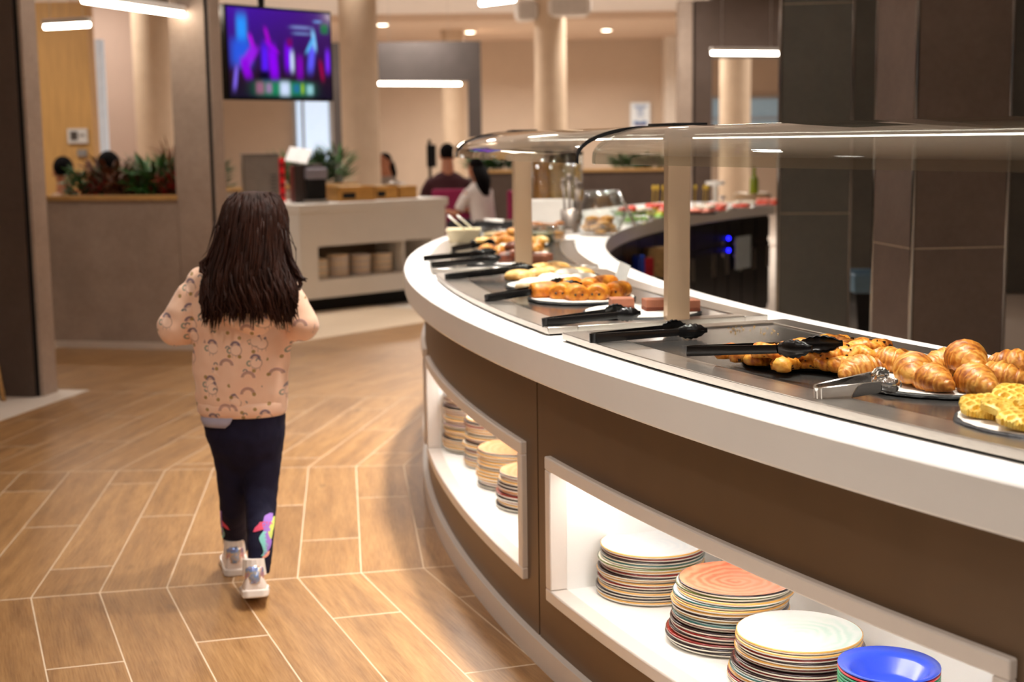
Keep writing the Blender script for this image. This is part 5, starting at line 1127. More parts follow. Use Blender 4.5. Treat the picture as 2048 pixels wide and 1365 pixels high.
for k in range(5):
    o = bpy.data.objects.new('plate', pmesh(A)); COL.objects.link(o); o.location = (p.x, p.y, CT + 0.012 * k); o.scale = (1.15, 1.15, 1.3); tag(o, '%s plain white plate in the stack behind the canapes' % ('topmost' if k == 4 else ORD[4 - k] + ' from top'), 'plate', 'plates behind the canapes')
p = cw(1430, 408); lathe_thing('cake_stand', [(0.05, 0), (0.05, 0.01), (0.015, 0.02), (0.015, 0.14), (0.075, 0.15), (0.075, 0.175), (0.001, 0.18)], M_PORC, p, 'little white footed stand behind the canape dishes', 'stand')
p = ony(1508, 372, 11.6); lathe_thing('oil_bottle', [(0.035, 0), (0.035, 0.17), (0.013, 0.21), (0.013, 0.27), (0.001, 0.275)], mat('olive_bottle', '#8a9a1e', 0.15, coat=0.4), (p.x, p.y, CT), 'olive green bottle standing behind the plate stack', 'bottle')
p = cw(1445, 420); q = MB(); q.ell((p.x, p.y, CT + 0.09), (0.028, 0.028, 0.012), 12, 8); q.tube([(p.x, p.y, CT + 0.02), (p.x, p.y, CT + 0.085)], 0.005, 6); tag(obj('serving_spoon', q, M_CHROME, smooth=True), 'shiny steel spoon upright in the tomato canapes', 'spoon')
# waste bin with blue lining between the piers
p = ony(1752, 690, 9.25); t = thing('waste_bin', 'tall black waste bin with pale blue bag between the tiled piers', 'bin', (p.x, p.y, 0))
q = MB(); q.loft([[(x * s, y * s, z) for x, y in ((-1, -1), (1, -1), (1, 1), (-1, 1))] for s, z in ((0.15, 0), (0.19, 0.48), (0.185, 0.48), (0.145, 0.01))]); local_obj('bin_body', q, M_BLKPL, t, bevel=0.02)
q = MB(); q.loft([[(x * s, y * s, z) for x, y in ((-1, -1), (1, -1), (1, 1), (-1, 1))] for s, z in ((0.198, 0.40), (0.202, 0.52), (0.18, 0.525), (0.178, 0.44))]); local_obj('bin_bag', q, mat('pale_blue_bag', '#7fa0b8', 0.45, bump=0.4), t, bevel=0.01)
# chair foot by the near jamb
p = onz(8, 803, 0); t = thing('wooden_chair', 'light wooden chair leg poking in beside the dark jamb', 'chair', (p.x - 0.25, p.y - 0.2, 0))
for sx, sy in ((0.25, 0.2), (-0.2, 0.2), (0.25, -0.2), (-0.2, -0.2)): local_obj('leg', MB().tube([(sx, sy, 0), (sx * 0.8, sy * 0.8, 0.44)], [0.013, 0.018], 8), M_LEDGE, t, smooth=True)
local_obj('seat', MB().box((0.02, 0, 0.455), (0.42, 0.40, 0.03)), M_LEDGE, t, bevel=0.01); local_obj('backrest', MB().box((-0.19, 0, 0.68), (0.02, 0.38, 0.32)), M_LEDGE, t, bevel=0.01)
# magenta dining chairs
M_MAG = mat('magenta_fabric', '#8e1048', 0.75, var=0.08, scale=60, bump=0.1)
M_SEATF = mat('white_chair_frame', '#d9cfc6', 0.5)
def chair(x, y, rz, lab):
    t = thing('dining_chair', lab, 'chair', (x, y, 0), rz, 'magenta dining chairs')
    L = [[(-0.23 + 0.02 * k, -0.225 + yy, z) for yy in (0, 0.03)] for k, z in ((0, 0.44),)]
    q = MB(); q.box((0, -0.22, 0.70), (0.46, 0.05, 0.50)); local_obj('backrest', q, M_MAG, t, bevel=0.03, bseg=4)
    q = MB(); q.box((0, 0, 0.455), (0.46, 0.46, 0.08)); local_obj('seat', q, M_MAG, t, bevel=0.03, bseg=4)
    for sx in (-0.19, 0.19):
        for sy in (-0.19, 0.19): local_obj('leg', MB().tube([(sx * 1.08, sy * 1.08, 0), (sx, sy, 0.42)], [0.011, 0.016], 8), M_SEATF, t, smooth=True)
    return t
M_SKIN = mat('warm_skin', '#a86a4a', 0.55, var=0.08, scale=20, sss=0.1)
M_HAIRD = mat('near_black_hair', '#0b0707', 0.8, var=0.3, scale=60, stretch=(1, 1, 0.2), spec=0.08)
def hand(q, p, d, side, s=1.0):
    """palm, four unequal bent fingers, thumb leaving the side of the palm"""
    d = Vector(d).normalized(); up = Vector((0, 0, 1)); x = d.cross(up).normalized(); n_ = x.cross(d)
    p = Vector(p); rings = []
    for k, (u, wd, th) in enumerate(((0, 0.020, 0.014), (0.025, 0.030, 0.015), (0.06, 0.034, 0.013), (0.075, 0.032, 0.011))):
        c = p + d * u * s; rings.append([c + x * math.cos(a) * wd * s + n_ * math.sin(a) * th * s for a in [2 * PI * j / 10 for j in range(10)]])
    q.loft(rings)
    for k, (o_, L) in enumerate(((-0.024, 0.052), (-0.008, 0.062), (0.009, 0.058), (0.025, 0.046))):
        b = p + (d * 0.068 + x * o_) * s; m1 = b + (d * L * 0.5) * s; m2 = m1 + (d * 0.35 - n_ * 0.28) * L * s; m3 = m2 + (d * 0.1 - n_ * 0.3) * L * s
        q.tube([b, m1, m2, m3], [0.0088 * s, 0.0085 * s, 0.0078 * s, 0.006 * s], 7)
    b = p + (d * 0.02 + x * side * 0.026) * s; q.tube([b, b + (d * 0.022 + x * side * 0.016) * s, b + (d * 0.048 + x * side * 0.014 - n_ * 0.008) * s], [0.010 * s, 0.009 * s, 0.007 * s], 7)
def head(q, c, s=1.0, yaw=0.0):
    """cranium, jaw, nose, ears, brow; faces local +y before yaw"""
    R_ = Matrix.Rotation(yaw, 3, 'Z'); c = Vector(c)
    def P_(x, y, z): return c + R_ @ Vector((x, y, z)) * s
    q.ell(P_(0, -0.008, 0.02), (0.074 * s, 0.092 * s, 0.098 * s), 18, 12, R_); q.ell(P_(0, 0.02, -0.05), (0.058 * s, 0.070 * s, 0.068 * s), 16, 10, R_)
    q.ell(P_(0, 0.092, -0.025), (0.013 * s, 0.018 * s, 0.026 * s), 10, 8, R_); q.ell(P_(0, 0.078, -0.068), (0.026 * s, 0.012 * s, 0.010 * s), 10, 8, R_)
    for e in (-1, 1):
        q.ell(P_(e * 0.076, -0.008, -0.015), (0.010 * s, 0.020 * s, 0.031 * s), 10, 8, R_); q.ell(P_(e * 0.03, 0.07, 0.012), (0.022 * s, 0.014 * s, 0.010 * s), 10, 8, R_)
def eyes(c, s, yaw, t):
    R_ = Matrix.Rotation(yaw, 3, 'Z'); q = MB()
    for e in (-1, 1): q.ell(Vector(c) + R_ @ Vector((e * 0.030, 0.080, -0.002)) * s, (0.011 * s, 0.007 * s, 0.007 * s), 10, 6)
    obj('eyes', q, mat('dark_eye', '#1a1210', 0.2), t, smooth=True)
def seated(x, y, seat_z, yaw, shirt, lab, sc_=1.0, hairm=None, lean=0.0, arms='table', long_hair=False):
    """seated figure facing local +y; world placed by a root empty"""
    t = thing('person', lab, 'person', (x, y, 0), yaw); hm = hairm or M_HAIRD; z = seat_z; s = sc_
    def loc(q): q.v = [(a + x, b + y, c) for a, b, c in q.v]; return q
    b = MB(); hc = (0, 0.07 + lean, z + 0.77 * s); head(b, hc, s)
    b.tube([(0, 0.02 + lean * .6, z + 0.55 * s), (0, 0.05 + lean, z + 0.72 * s)], [0.075 * s, 0.058 * s], 12)
    sh = MB()
    prof = [(0.165, 0.125, 0.0, 0.0), (0.165, 0.13, 0.12, 0.01), (0.175, 0.125, 0.28, 0.02), (0.205, 0.12, 0.42, 0.03), (0.20, 0.10, 0.52, 0.03), (0.12, 0.075, 0.575, 0.03), (0.07, 0.065, 0.60, 0.035)]
    sh.loft([[(rx * s * math.cos(a), ry * s * math.sin(a) + (yo + lean * zz / 0.55), z + zz * s) for a in [2 * PI * j / 20 for j in range(20)]] for rx, ry, zz, yo in prof])
    for e in (-1, 1):
        S = Vector((e * 0.19 * s, 0.03 + lean, z + 0.49 * s)); E_ = Vector((e * 0.27 * s, 0.12 + lean, z + 0.24 * s)); Wr = Vector((e * 0.14 * s, 0.34 + lean, z + 0.27 * s))
        sh.tube([S + Vector((-e * .03, 0, 0)), S + (E_ - S) * 0.35, S + (E_ - S) * 0.8], [0.075 * s, 0.066 * s, 0.060 * s], 12)
        b.tube([S, E_, Wr], [0.05 * s, 0.043 * s, 0.028 * s], 10); b.ell(E_, (0.044 * s,) * 3, 10, 8); hand(b, Wr, (-e * 0.35, 0.9, -0.05), -e, 1.0 * s)
    lg = MB()
    lg.ell((0, 0.0, z + 0.05), (0.18 * s, 0.15 * s, 0.10 * s), 18, 10)
    for e in (-1, 1):
        Hp = Vector((e * 0.09 * s, 0.02, z + 0.07)); K = Vector((e * 0.12 * s, 0.43 * s, z + 0.08)); An = Vector((e * 0.12 * s, 0.42 * s, 0.09))
        lg.tube([Hp, Hp + (K - Hp) * 0.5, K], [0.095 * s, 0.085 * s, 0.066 * s], 12); lg.ell(K, (0.066 * s,) * 3, 12, 8); lg.tube([K, K + (An - K) * 0.4, An], [0.062 * s, 0.060 * s, 0.042 * s], 12)
        f = MB(); f.ell((e * 0.12 * s, 0.48 * s, 0.045), (0.045 * s, 0.12 * s, 0.045), 14, 8); obj('shoe', loc(f), mat('dark_shoe', '#2a2422', 0.5), t, smooth=True)
    obj('body', loc(b), M_SKIN, t, remesh=0.008, smoothmod=2); obj('shirt', loc(sh), shirt, t, remesh=0.011, smoothmod=3); obj('trousers', loc(lg), mat('dark_trousers', '#23222a', 0.8), t, remesh=0.013, smoothmod=3)
    h = MB(); h.ell((0, hc[1] - 0.018, hc[2] + 0.032 * s), (0.082 * s, 0.094 * s, 0.094 * s), 20, 12)
    h.v = [(a, bb - (0.03 if (bb > hc[1] + 0.03 and c < hc[2] + 0.05 * s) else 0), max(c, hc[2] - 0.035 * s + max(0, (bb - hc[1])) * 0.9)) for a, bb, c in h.v]
    if long_hair: h.tube([(0, hc[1] - 0.05, hc[2]), (0, hc[1] - 0.10, hc[2] - 0.12), (0, hc[1] - 0.12, hc[2] - 0.26)], [0.085, 0.085, 0.05], 12, flat=(1.2, 0.55))
    obj('hair', loc(h), hm, t, smooth=True); eyes((hc[0] + x, hc[1] + y, hc[2]), s, 0, t); return t
M_MAROON = mat('maroon_shirt', '#3c1018', 0.85, var=0.12, scale=30); M_WSHIRT = mat('white_shirt', '#d6cbc4', 0.85, var=0.05, scale=20); M_GREY = mat('grey_blouse', '#8d8178', 0.85); M_TEE = mat('tan_top', '#9a7a62', 0.85)
# diners: placed so that their seats stand on the floor behind the white station
pm_ = ony(897, 390, 14.0)
seated(pm_.x, 14.0, 0.545, 0.12, M_MAROON, 'person in a maroon shirt seated with back turned at a table', 0.94); chair(pm_.x + 0.06, 13.86, 0.12, 'magenta dining chair under the maroon shirted diner')
pw2 = ony(972, 390, 13.3); seated(pw2.x, 13.3, 0.535, 0.9, M_WSHIRT, 'person in a white shirt leaning beside the maroon shirted diner', 0.80, lean=0.06, long_hair=True); chair(pw2.x + 0.04, 13.3, 1.4, 'magenta dining chair under the white shirted diner')
pk = ony(776, 340, 16.6); seated(pk.x, 16.6, 0.46, 2.6, M_GREY, 'person in grey seated past the column with hair tied up', 0.92, long_hair=True)
p = ony(860, 335, 15.2); t = thing('sanitizer_stand', 'slim black dispenser stand beside the maroon shirted diner', 'stand', (p.x, 15.2, 0)); local_obj('foot', MB().lathe([(0.14, 0), (0.14, 0.012), (0.02, 0.02)], 20), M_BLKPL, t); local_obj('pole', MB().tube([(0, 0, 0.012), (0, 0, 1.42)], 0.018, 10), M_BLKPL, t); local_obj('dispenser_box', MB().box((0.02, -0.03, 1.25), (0.10, 0.09, 0.24)), M_BLKPL, t, bevel=0.01)
M_TBL = mat('pale_table_top', '#cfc0ae', 0.5)
p = Vector((pm_.x - 0.22, 14.72)); t = thing('dining_table', 'pale dining table in front of the maroon shirted diner', 'table', (p.x, p.y, 0)); local_obj('table_top', MB().box((0, 0, 0.735), (0.75, 0.7, 0.03)), M_TBL, t, bevel=0.006); local_obj('pedestal', MB().lathe([(0.25, 0), (0.25, 0.015), (0.04, 0.03), (0.04, 0.72)], 24), M_STEEL, t)
for k, (px, py, yaw, lb, sz) in enumerate(((128, 318, 0.5, 'dark haired person seated behind the outer end of the planter', 0.46), (216, 326, 0.2, 'dark haired person leaning low behind the middle of the planter', 0.42))):
    p = ony(px, py, 11.4 + 0.4 * (1 - k)); y = p.y; ht = ony(px, 306 if k == 0 else 307, y).z; s_ = 1.0 if k == 0 else 1.25; seat = ht - (0.80 + 0.12) * (1.0 if k == 0 else 1.12); seated(p.x, y, max(0.36, seat), yaw, M_TEE, lb, 1.0 if k == 0 else 1.12)
    t = thing('dining_stool', 'low stool under the %s person behind the planter' % ('outer' if k == 0 else 'leaning'), 'stool', (p.x, y, 0)); zz = max(0.36, seat) - 0.07
    local_obj('seat', MB().box((0, 0, zz - 0.02), (0.36, 0.34, 0.04)), M_MAG, t, bevel=0.01)
    for sx in (-.14, .14):
        for sy in (-.13, .13): local_obj('leg', MB().tube([(sx, sy, 0), (sx, sy, zz - 0.04)], 0.014, 8), M_SEATF, t)
# ---------------------------------------------------------------- the walking child
GY = 4.42
def gp_(px, py, y=GY): return ony(px, py, y)
fr_ = onz(512, 1222, 0); fl_ = onz(472, 1153, 0)
GIRL = thing('person', 'small child in a pink patterned hoodie and dark leggings walking away', 'person', (gp_(490, 1190).x, GY, 0))
def print_mat():
    n = NT('pink_hoodie_print'); tc = n.add('ShaderNodeTexCoord'); ob = tc.outputs['Object']
    base = lin('#efc3a6'); nz = n.noise(ob, 9, 3); col = n.ramp(nz, [(0.3, '#ecbd9f'), (0.7, '#f3cdb3')])
    def motif(scale, off, shape):
        mp = n.add('ShaderNodeMapping'); n.put(mp.inputs[0], ob); mp.inputs[1].default_value = off; mp.inputs[3].default_value = (scale, scale * 0.25, scale)
        vo = n.add('ShaderNodeTexVoronoi', feature='F1', i_Scale=1.0, i_Randomness=0.8); n.put(vo.inputs['Vector'], mp.outputs[0])
        df = n.add('ShaderNodeVectorMath', operation='SUBTRACT'); n.put(df.inputs[0], mp.outputs[0]); n.put(df.inputs[1], vo.outputs['Position'])
        sx = n.add('ShaderNodeSeparateXYZ'); n.put(sx.inputs[0], df.outputs[0]); cs = n.add('ShaderNodeSeparateColor'); n.put(cs.inputs[0], vo.outputs['Color'])
        return sx.outputs[0], sx.outputs[2], cs.outputs[0], cs.outputs[1]
    def ringm(x, z, cx_, cz_, r0, r1, above=None):
        dx = n.math('SUBTRACT', x, cx_); dz = n.math('SUBTRACT', z, cz_)
        r = n.math('SQRT', n.math('ADD', n.math('MULTIPLY', dx, dx), n.math('MULTIPLY', dz, dz)))
        m = n.math('MULTIPLY', n.math('GREATER_THAN', r, r0), n.math('LESS_THAN', r, r1))
        if above is not None: m = n.math('MULTIPLY', m, n.math('GREATER_THAN', dz, above))
        return m
    def band(v, lo, hi): return n.math('MULTIPLY', n.math('GREATER_THAN', v, lo), n.math('LESS_THAN', v, hi))
    # rainbows and pony shapes (body outline, mane, tail) in one scattered grid
    x, z, r1, r2 = motif(13.0, (0.3, 0.2, 0.1), 0)
    isr = n.math('LESS_THAN', r1, 0.38); isu = n.math('GREATER_THAN', r1, 0.38)
    m = n.math('MULTIPLY', isr, ringm(x, z, 0.0, -0.08, 0.17, 0.29, 0.0)); col = n.mix(n.math('MULTIPLY', m, 0.8), col, lin('#a0747a'))
    m = n.math('MULTIPLY', isr, ringm(x, z, 0.0, -0.08, 0.20, 0.235, 0.0)); col = n.mix(n.math('MULTIPLY', m, 0.7), col, lin('#caa27a'))
    m = n.math('MULTIPLY', isu, ringm(x, z, 0.05, -0.03, 0.20, 0.235)); col = n.mix(n.math('MULTIPLY', m, 0.75), col, lin('#a37f78'))
    m = n.math('MULTIPLY', isu, ringm(x, z, 0.02, -0.02, 0.0, 0.20)); col = n.mix(n.math('MULTIPLY', m, 0.35), col, lin('#f6dccb'))
    m = n.math('MULTIPLY', isu, ringm(x, z, 0.02, 0.13, 0.11, 0.21, 0.02)); col = n.mix(n.math('MULTIPLY', m, 0.85), col, lin('#6d5a70'))
    m = n.math('MULTIPLY', isu, ringm(x, z, -0.21, -0.04, 0.06, 0.125)); m = n.math('MULTIPLY', m, n.math('LESS_THAN', x, -0.18)); col = n.mix(n.math('MULTIPLY', m, 0.8), col, lin('#6f7f72'))
    m = n.math('MULTIPLY', isu, n.math('MULTIPLY', band(z, -0.34, -0.22), n.math('GREATER_THAN', n.math('SINE', n.math('MULTIPLY', x, 42.0)), 0.72))); m = n.math('MULTIPLY', m, band(x, -0.16, 0.22)); col = n.mix(n.math('MULTIPLY', m, 0.5), col, lin('#a98880'))
    # little gold stars and dots
    x, z, r1, r2 = motif(26.0, (1.7, 0.9, 3.1), 0)
    m = n.math('MULTIPLY', n.math('GREATER_THAN', r1, 0.72), ringm(x, z, 0, 0, 0.0, 0.15)); col = n.mix(n.math('MULTIPLY', m, 0.85), col, lin('#9a7a3c'))
    x, z, r1, r2 = motif(22.0, (4.7, 2.9, 1.1), 0)
    m = n.math('MULTIPLY', n.math('GREATER_THAN', r1, 0.78), ringm(x, z, 0.03, 0, 0.08, 0.17, -0.02)); col = n.mix(n.math('MULTIPLY', m, 0.8), col, lin('#59606a'))
    n.set(Base_Color=col, Roughness=0.85); n.b.inputs['Specular IOR Level'].default_value = 0.2; n.b.inputs['Sheen Weight'].default_value = 0.25
    n.bump(n.noise(ob, 260, 2), 0.12, 0.002); return n.m
M_HOOD = print_mat()
M_LEG = mat('navy_leggings', '#14112a', 0.8, var=0.15, scale=30, bump=0.15, bscale=60, spec=0.25)
M_HAIR = mat('dark_brown_hair', '#2c140a', 0.5, var=0.45, scale=45, stretch=(1, 1, 0.12), bump=0.25, bscale=160, spec=0.15)
M_CSKIN = mat('fair_skin', '#d9a283', 0.5, var=0.05, sss=0.15)
def eloop(cx, cy, z, rx, ry, n=28, pw=2.3):
    out = []
    for j in range(n):
        a = 2 * PI * j / n; c, s = math.cos(a), math.sin(a)
        out.append((cx + rx * math.copysign(abs(c) ** (2 / pw), c), cy + ry * math.copysign(abs(s) ** (2 / pw), s), z))
    return out
def row(pl, pr_, py, y=GY):
    a, b = gp_(pl, py, y), gp_(pr_, py, y); return (a.x + b.x) / 2, (b.x - a.x) / 2, (a.z + b.z) / 2
# hoodie torso
tor = MB(); L = []
for pl, pr_, py, ry, yo in ((402, 572, 826, 0.098, 0.0), (396, 574, 806, 0.104, 0.0), (392, 576, 790, 0.110, 0.0), (390, 577, 740, 0.108, 0.0), (388, 577, 690, 0.106, 0.0), (388, 578, 640, 0.104, 0.0), (388, 580, 600, 0.100, 0.0), (388, 585, 570, 0.096, 0.0), (398, 580, 548, 0.086, 0.004), (432, 556, 530, 0.070, 0.008), (458, 530, 518, 0.055, 0.012)):
    cx, rx, z = row(pl, pr_, py); L.append(eloop(cx, GY + yo, z, rx, ry))
tor.loft(L)
def sleeve(sh, el, wr, r):
    tor.ell(sh + Vector((0.012 if sh.x < GIRL.location.x else -0.012, 0, -0.012)), (0.056, 0.062, 0.052), 16, 10)
    pts = [sh + Vector((0.03 if sh.x < GIRL.location.x else -0.03, 0, -0.03)), sh.lerp(el, 0.35), sh.lerp(el, 0.75), el, el.lerp(wr, 0.2), el.lerp(wr, 0.6), wr]
    tor.tube(pts, r, 16); tor.ell(el, (r[3] * 1.02,) * 3, 14, 10)
sl = gp_(398, 562); el_l = gp_(351, 655, GY - 0.02); wl_ = el_l + Vector((0.13, 0.13, -0.03))
sr = gp_(578, 582); el_r = gp_(603, 648, GY - 0.02); wr_ = el_r + Vector((-0.12, 0.13, -0.03))
sleeve(sl, el_l, wl_, [0.056, 0.055, 0.056, 0.056, 0.052, 0.042, 0.034]); sleeve(sr, el_r, wr_, [0.050, 0.052, 0.054, 0.055, 0.051, 0.042, 0.034])
hd = obj('hoodie', tor, M_HOOD, GIRL, remesh=0.0075, smoothmod=6)
tex = bpy.data.textures.new('cloth_folds', 'CLOUDS'); tex.noise_scale = 0.11; dm = hd.modifiers.new('folds', 'DISPLACE'); dm.texture = tex; dm.strength = 0.022; dm.mid_level = 0.5
# hem band, hood
q = MB(); L = []
for pl, pr_, py, ry in ((403, 571, 827, 0.098), (397, 574, 819, 0.106), (395, 575, 803, 0.109), (398, 573, 798, 0.104)):
    cx, rx, z = row(pl, pr_, py); L.append(eloop(cx, GY, z, rx, ry))
q.loft(L); obj('hem_band', q, M_HOOD, hd, smooth=True)
q = MB(); L = []
for k in range(17):
    a = PI * k / 16; c = gp_(505, 560); x = c.x - math.cos(a) * 0.105; zz = c.z + 0.03 - math.sin(a) * 0.155; yy = GY - 0.075 - 0.045 * math.sin(a)
    L.append([(x + 0.022 * math.cos(b) * -math.cos(a), yy + 0.018 * math.sin(b), zz - 0.022 * math.cos(b) * math.sin(a)) for b in [2 * PI * j / 10 for j in range(10)]])
q.loft(L); pts = []
c = gp_(510, 582); q.ell((c.x, GY - 0.088, c.z - 0.012), (0.10, 0.036, 0.125), 18, 12); obj('hood', q, M_HOOD, hd, remesh=0.008, smoothmod=3)
# grey undershirt peeping below the hem
q = MB(); L = []
for pl, pr_, py, ry in ((404, 480, 822, 0.098), (404, 472, 838, 0.097), (416, 462, 846, 0.095)):
    a, b = gp_(pl, py), gp_(pr_, py); arc = []
    cx0, rx0, _z = row(403, 571, py)
    for k in range(13):
        x = a.x + (b.x - a.x) * k / 12; u = max(-1, min(1, (x - cx0) / rx0)); yy = GY - (ry + 0.002) * (1 - abs(u) ** 2.3) ** (1 / 2.3); arc.append((x, yy, a.z))
    L.append(arc + [(x_, y_ + 0.004, z_) for x_, y_, z_ in arc[::-1]])
q.loft(L); obj('undershirt', q, mat('lilac_grey_cotton', '#a9a3b5', 0.85), GIRL, smooth=True)
# leggings
lg = MB(); L = []
for pl, pr_, py, ry in ((408, 570, 808, 0.088), (407, 571, 835, 0.092), (413, 570, 870, 0.092), (424, 566, 900, 0.080), (434, 560, 925, 0.058), (446, 548, 950, 0.03)):
    cx, rx, z = row(pl, pr_, py); L.append(eloop(cx, GY, z, rx, ry))
lg.loft(L)
dl = fl_.y + 0.07; drr = fr_.y + 0.06
def legt(rows):
    pts, rr = [], []
    for pl, pr_, py, y in rows:
        a, b = gp_(pl, py, y), gp_(pr_, py, y); pts.append(((a.x + b.x) / 2, y, (a.z + b.z) / 2)); rr.append((b.x - a.x) / 2)
    lg.tube(pts, rr, 18)
LL = [(418, 497, 880, GY), (430, 496, 930, GY + 0.01), (437, 497, 980, GY + 0.03), (440, 494, 1020, GY + 0.05), (441, 495, 1050, (GY + dl) / 2 + 0.03), (446, 495, 1080, dl), (452, 495, 1107, dl)]
RL_ = [(482, 566, 880, GY), (486, 562, 930, GY), (488, 556, 980, GY - 0.01), (491, 552, 1020, GY - 0.05), (493, 550, 1060, (GY + drr) / 2 - 0.02), (495, 546, 1100, drr + 0.04), (497, 540, 1148, drr + 0.02)]
legt(LL); legt(RL_); leg_o = obj('leggings', lg, M_LEG, GIRL, remesh=0.007, smoothmod=5)
tex2 = bpy.data.textures.new('leg_folds', 'CLOUDS'); tex2.noise_scale = 0.035; dm = leg_o.modifiers.new('folds', 'DISPLACE'); dm.texture = tex2; dm.strength = 0.006
# printed coloured manes on the calves: ribbons hugging the leg surface
def calf(rows, py):
    for (a, b) in zip(rows, rows[1:]):
        if a[2] <= py <= b[2]:
            f = (py - a[2]) / (b[2] - a[2]); pl, pr_, y = a[0] + (b[0] - a[0]) * f, a[1] + (b[1] - a[1]) * f, a[3] + (b[3] - a[3]) * f
            A_, B_ = gp_(pl, py, y), gp_(pr_, py, y); return (A_.x + B_.x) / 2, y, A_.z, (B_.x - A_.x) / 2
    raise ValueError(py)
def ribbon(rows, pts, m, w0=4):
    q = MB(); L = []; fine_ = []
    for k in range(len(pts) - 1):
        p0, p1, p2, p3 = pts[max(k - 1, 0)], pts[k], pts[k + 1], pts[min(k + 2, len(pts) - 1)]
        for j in range(5):
            t = j / 5; fine_.append(tuple(0.5 * (2 * b + (c - a) * t + (2 * a - 5 * b + 4 * c - d) * t * t + (3 * b - a - 3 * c + d) * t ** 3) for a, b, c, d in zip(p0, p1, p2, p3)))
    pts = fine_ + [pts[-1]]
    for px, py, wd in pts:
        cx, y, z, r = calf(rows, py); rr = r + 0.0065; rowp = []
        for k in range(5):
            x = gp_(px + wd * (k / 2 - 1), py, y).x; u = max(-0.999, min(0.999, (x - cx) / rr)); rowp.append((cx + rr * u, y - rr * math.sqrt(1 - u * u), z))
        L.append(rowp)
    q.loft(L, cap=False, closed=False); o = obj('leg_print', q, m, leg_o, smooth=True)
    md = o.modifiers.new('hug', 'SHRINKWRAP'); md.target = leg_o; md.wrap_method = 'NEAREST_SURFACEPOINT'; md.wrap_mode = 'ABOVE_SURFACE'; md.offset = 0.0025
PK, PU, YE, TE = mat('print_pink', '#e0486a', 0.7), mat('print_purple', '#9a6cc4', 0.7), mat('print_yellow', '#cdd86a', 0.7), mat('print_teal', '#7fc8c0', 0.7)
ribbon(RL_, [(543, 1024, 3), (538, 1035, 7), (537, 1055, 6), (541, 1075, 6), (540, 1090, 5), (534, 1103, 3)], PU); ribbon(RL_, [(549, 1030, 2), (546, 1045, 5), (545, 1060, 5), (546, 1073, 2)], YE)
ribbon(RL_, [(534, 1057, 3), (530, 1070, 6), (535, 1085, 6), (536, 1098, 4), (530, 1106, 3)], TE); ribbon(RL_, [(536, 1041, 9), (532, 1047, 11), (522, 1054, 7), (515, 1057, 2)], PK); ribbon(RL_, [(541, 1098, 4), (537, 1106, 6), (533, 1110, 3)], mat('print_peach', '#f0a08c', 0.7))
ribbon(LL, [(447, 1036, 3), (454, 1043, 8), (461, 1048, 4), (465, 1050, 2)], PK); ribbon(LL, [(443, 1018, 3), (444, 1032, 3), (449, 1052, 3), (452, 1066, 3)], PU); ribbon(LL, [(449, 1050, 3), (452, 1060, 4), (450, 1070, 2)], TE)
# shoes
def iridescent():
    n = NT('iridescent_heel'); lw = n.add('ShaderNodeLayerWeight'); lw.inputs[0].default_value = 0.5; v = n.coord('Object')
    f = n.math('FRACT', n.math('ADD', n.math('MULTIPLY', n.noise(v, 34, 2), 2.4), lw.outputs['Facing']))
    n.set(Base_Color=n.ramp(f, [(0.0, '#b9a8d8'), (0.25, '#8fb4f0'), (0.5, '#f0d8b0'), (0.75, '#e6b0c8'), (1.0, '#b9c8d8')]), Metallic=0.6, Roughness=0.22); return n.m
M_IRI = iridescent(); M_SHOE = mat('pale_pink_leather', '#e9d9cf', 0.5, var=0.03); M_SOLE = mat('white_rubber_sole', '#e6dbd2', 0.6)
def shoe(heel, pitch, yaw, lift):
    t = bpy.data.objects.new('shoe', None); COL.objects.link(t); t.parent = GIRL; g = GIRL.location; t.location = (heel.x - g.x, heel.y - g.y, lift); t.rotation_euler = (pitch, 0, yaw); t.scale = (1.12, 1.08, 1.1); t.empty_display_size = 0.03
    def lo(nm, q, m, **kw): o = obj(nm, q, m, origin=(0, 0, 0), **kw); o.parent = t; return o
    q = MB(); L = []
    for y, w_, h in ((0.0, 0.026, 0.060), (0.008, 0.032, 0.072), (0.04, 0.034, 0.078), (0.075, 0.034, 0.070), (0.11, 0.037, 0.052), (0.15, 0.038, 0.040), (0.178, 0.030, 0.030), (0.192, 0.014, 0.022)):
        L.append([(w_ * math.cos(a) * (1 if math.sin(a) < 0.2 else 0.86), y, 0.018 + max(0, math.sin(a)) * (h - 0.0) + min(0, math.sin(a)) * 0.004) for a in [2 * PI * j / 16 for j in range(16)]])
    q.loft(L, flip=True); lo('upper', q, M_SHOE, sub=1, smooth=True)
    q = MB(); out = [(w_ * s, y) for s, seq in ((1, ((0.022, -0.004), (0.034, 0.006), (0.037, 0.04), (0.036, 0.08), (0.041, 0.13), (0.039, 0.165), (0.024, 0.19), (0.008, 0.198))),) for w_, y in seq]
    poly = out + [(-a, b) for a, b in out[::-1]]; q.prism(poly, 0.0, 0.022); lo('sole', q, M_SOLE, bevel=0.004)
    q = MB(); L = []
    for z, w_, yo in ((0.040, 0.022, -0.0035), (0.060, 0.026, -0.003), (0.080, 0.024, -0.0015), (0.088, 0.018, 0.001)):
        arc = [(w_ * u, yo - 0.001 + 0.016 * u * u, z) for u in (-1, -0.6, -0.2, 0.2, 0.6, 1)]; L.append(arc + [(a, b + 0.006, c) for a, b, c in arc[::-1]])
    q.loft(L); lo('heel_tab', q, M_IRI, smooth=True)
    q = MB(); q.tube([(0, 0.036, 0.06), (0, 0.034, 0.105)], [0.033, 0.029], 14); lo('sock', q, M_SOLE)
    return t
shoe(fl_, 0.0, 0.24, 0.0); shoe(fr_, -0.22, 0.20, 0.040)
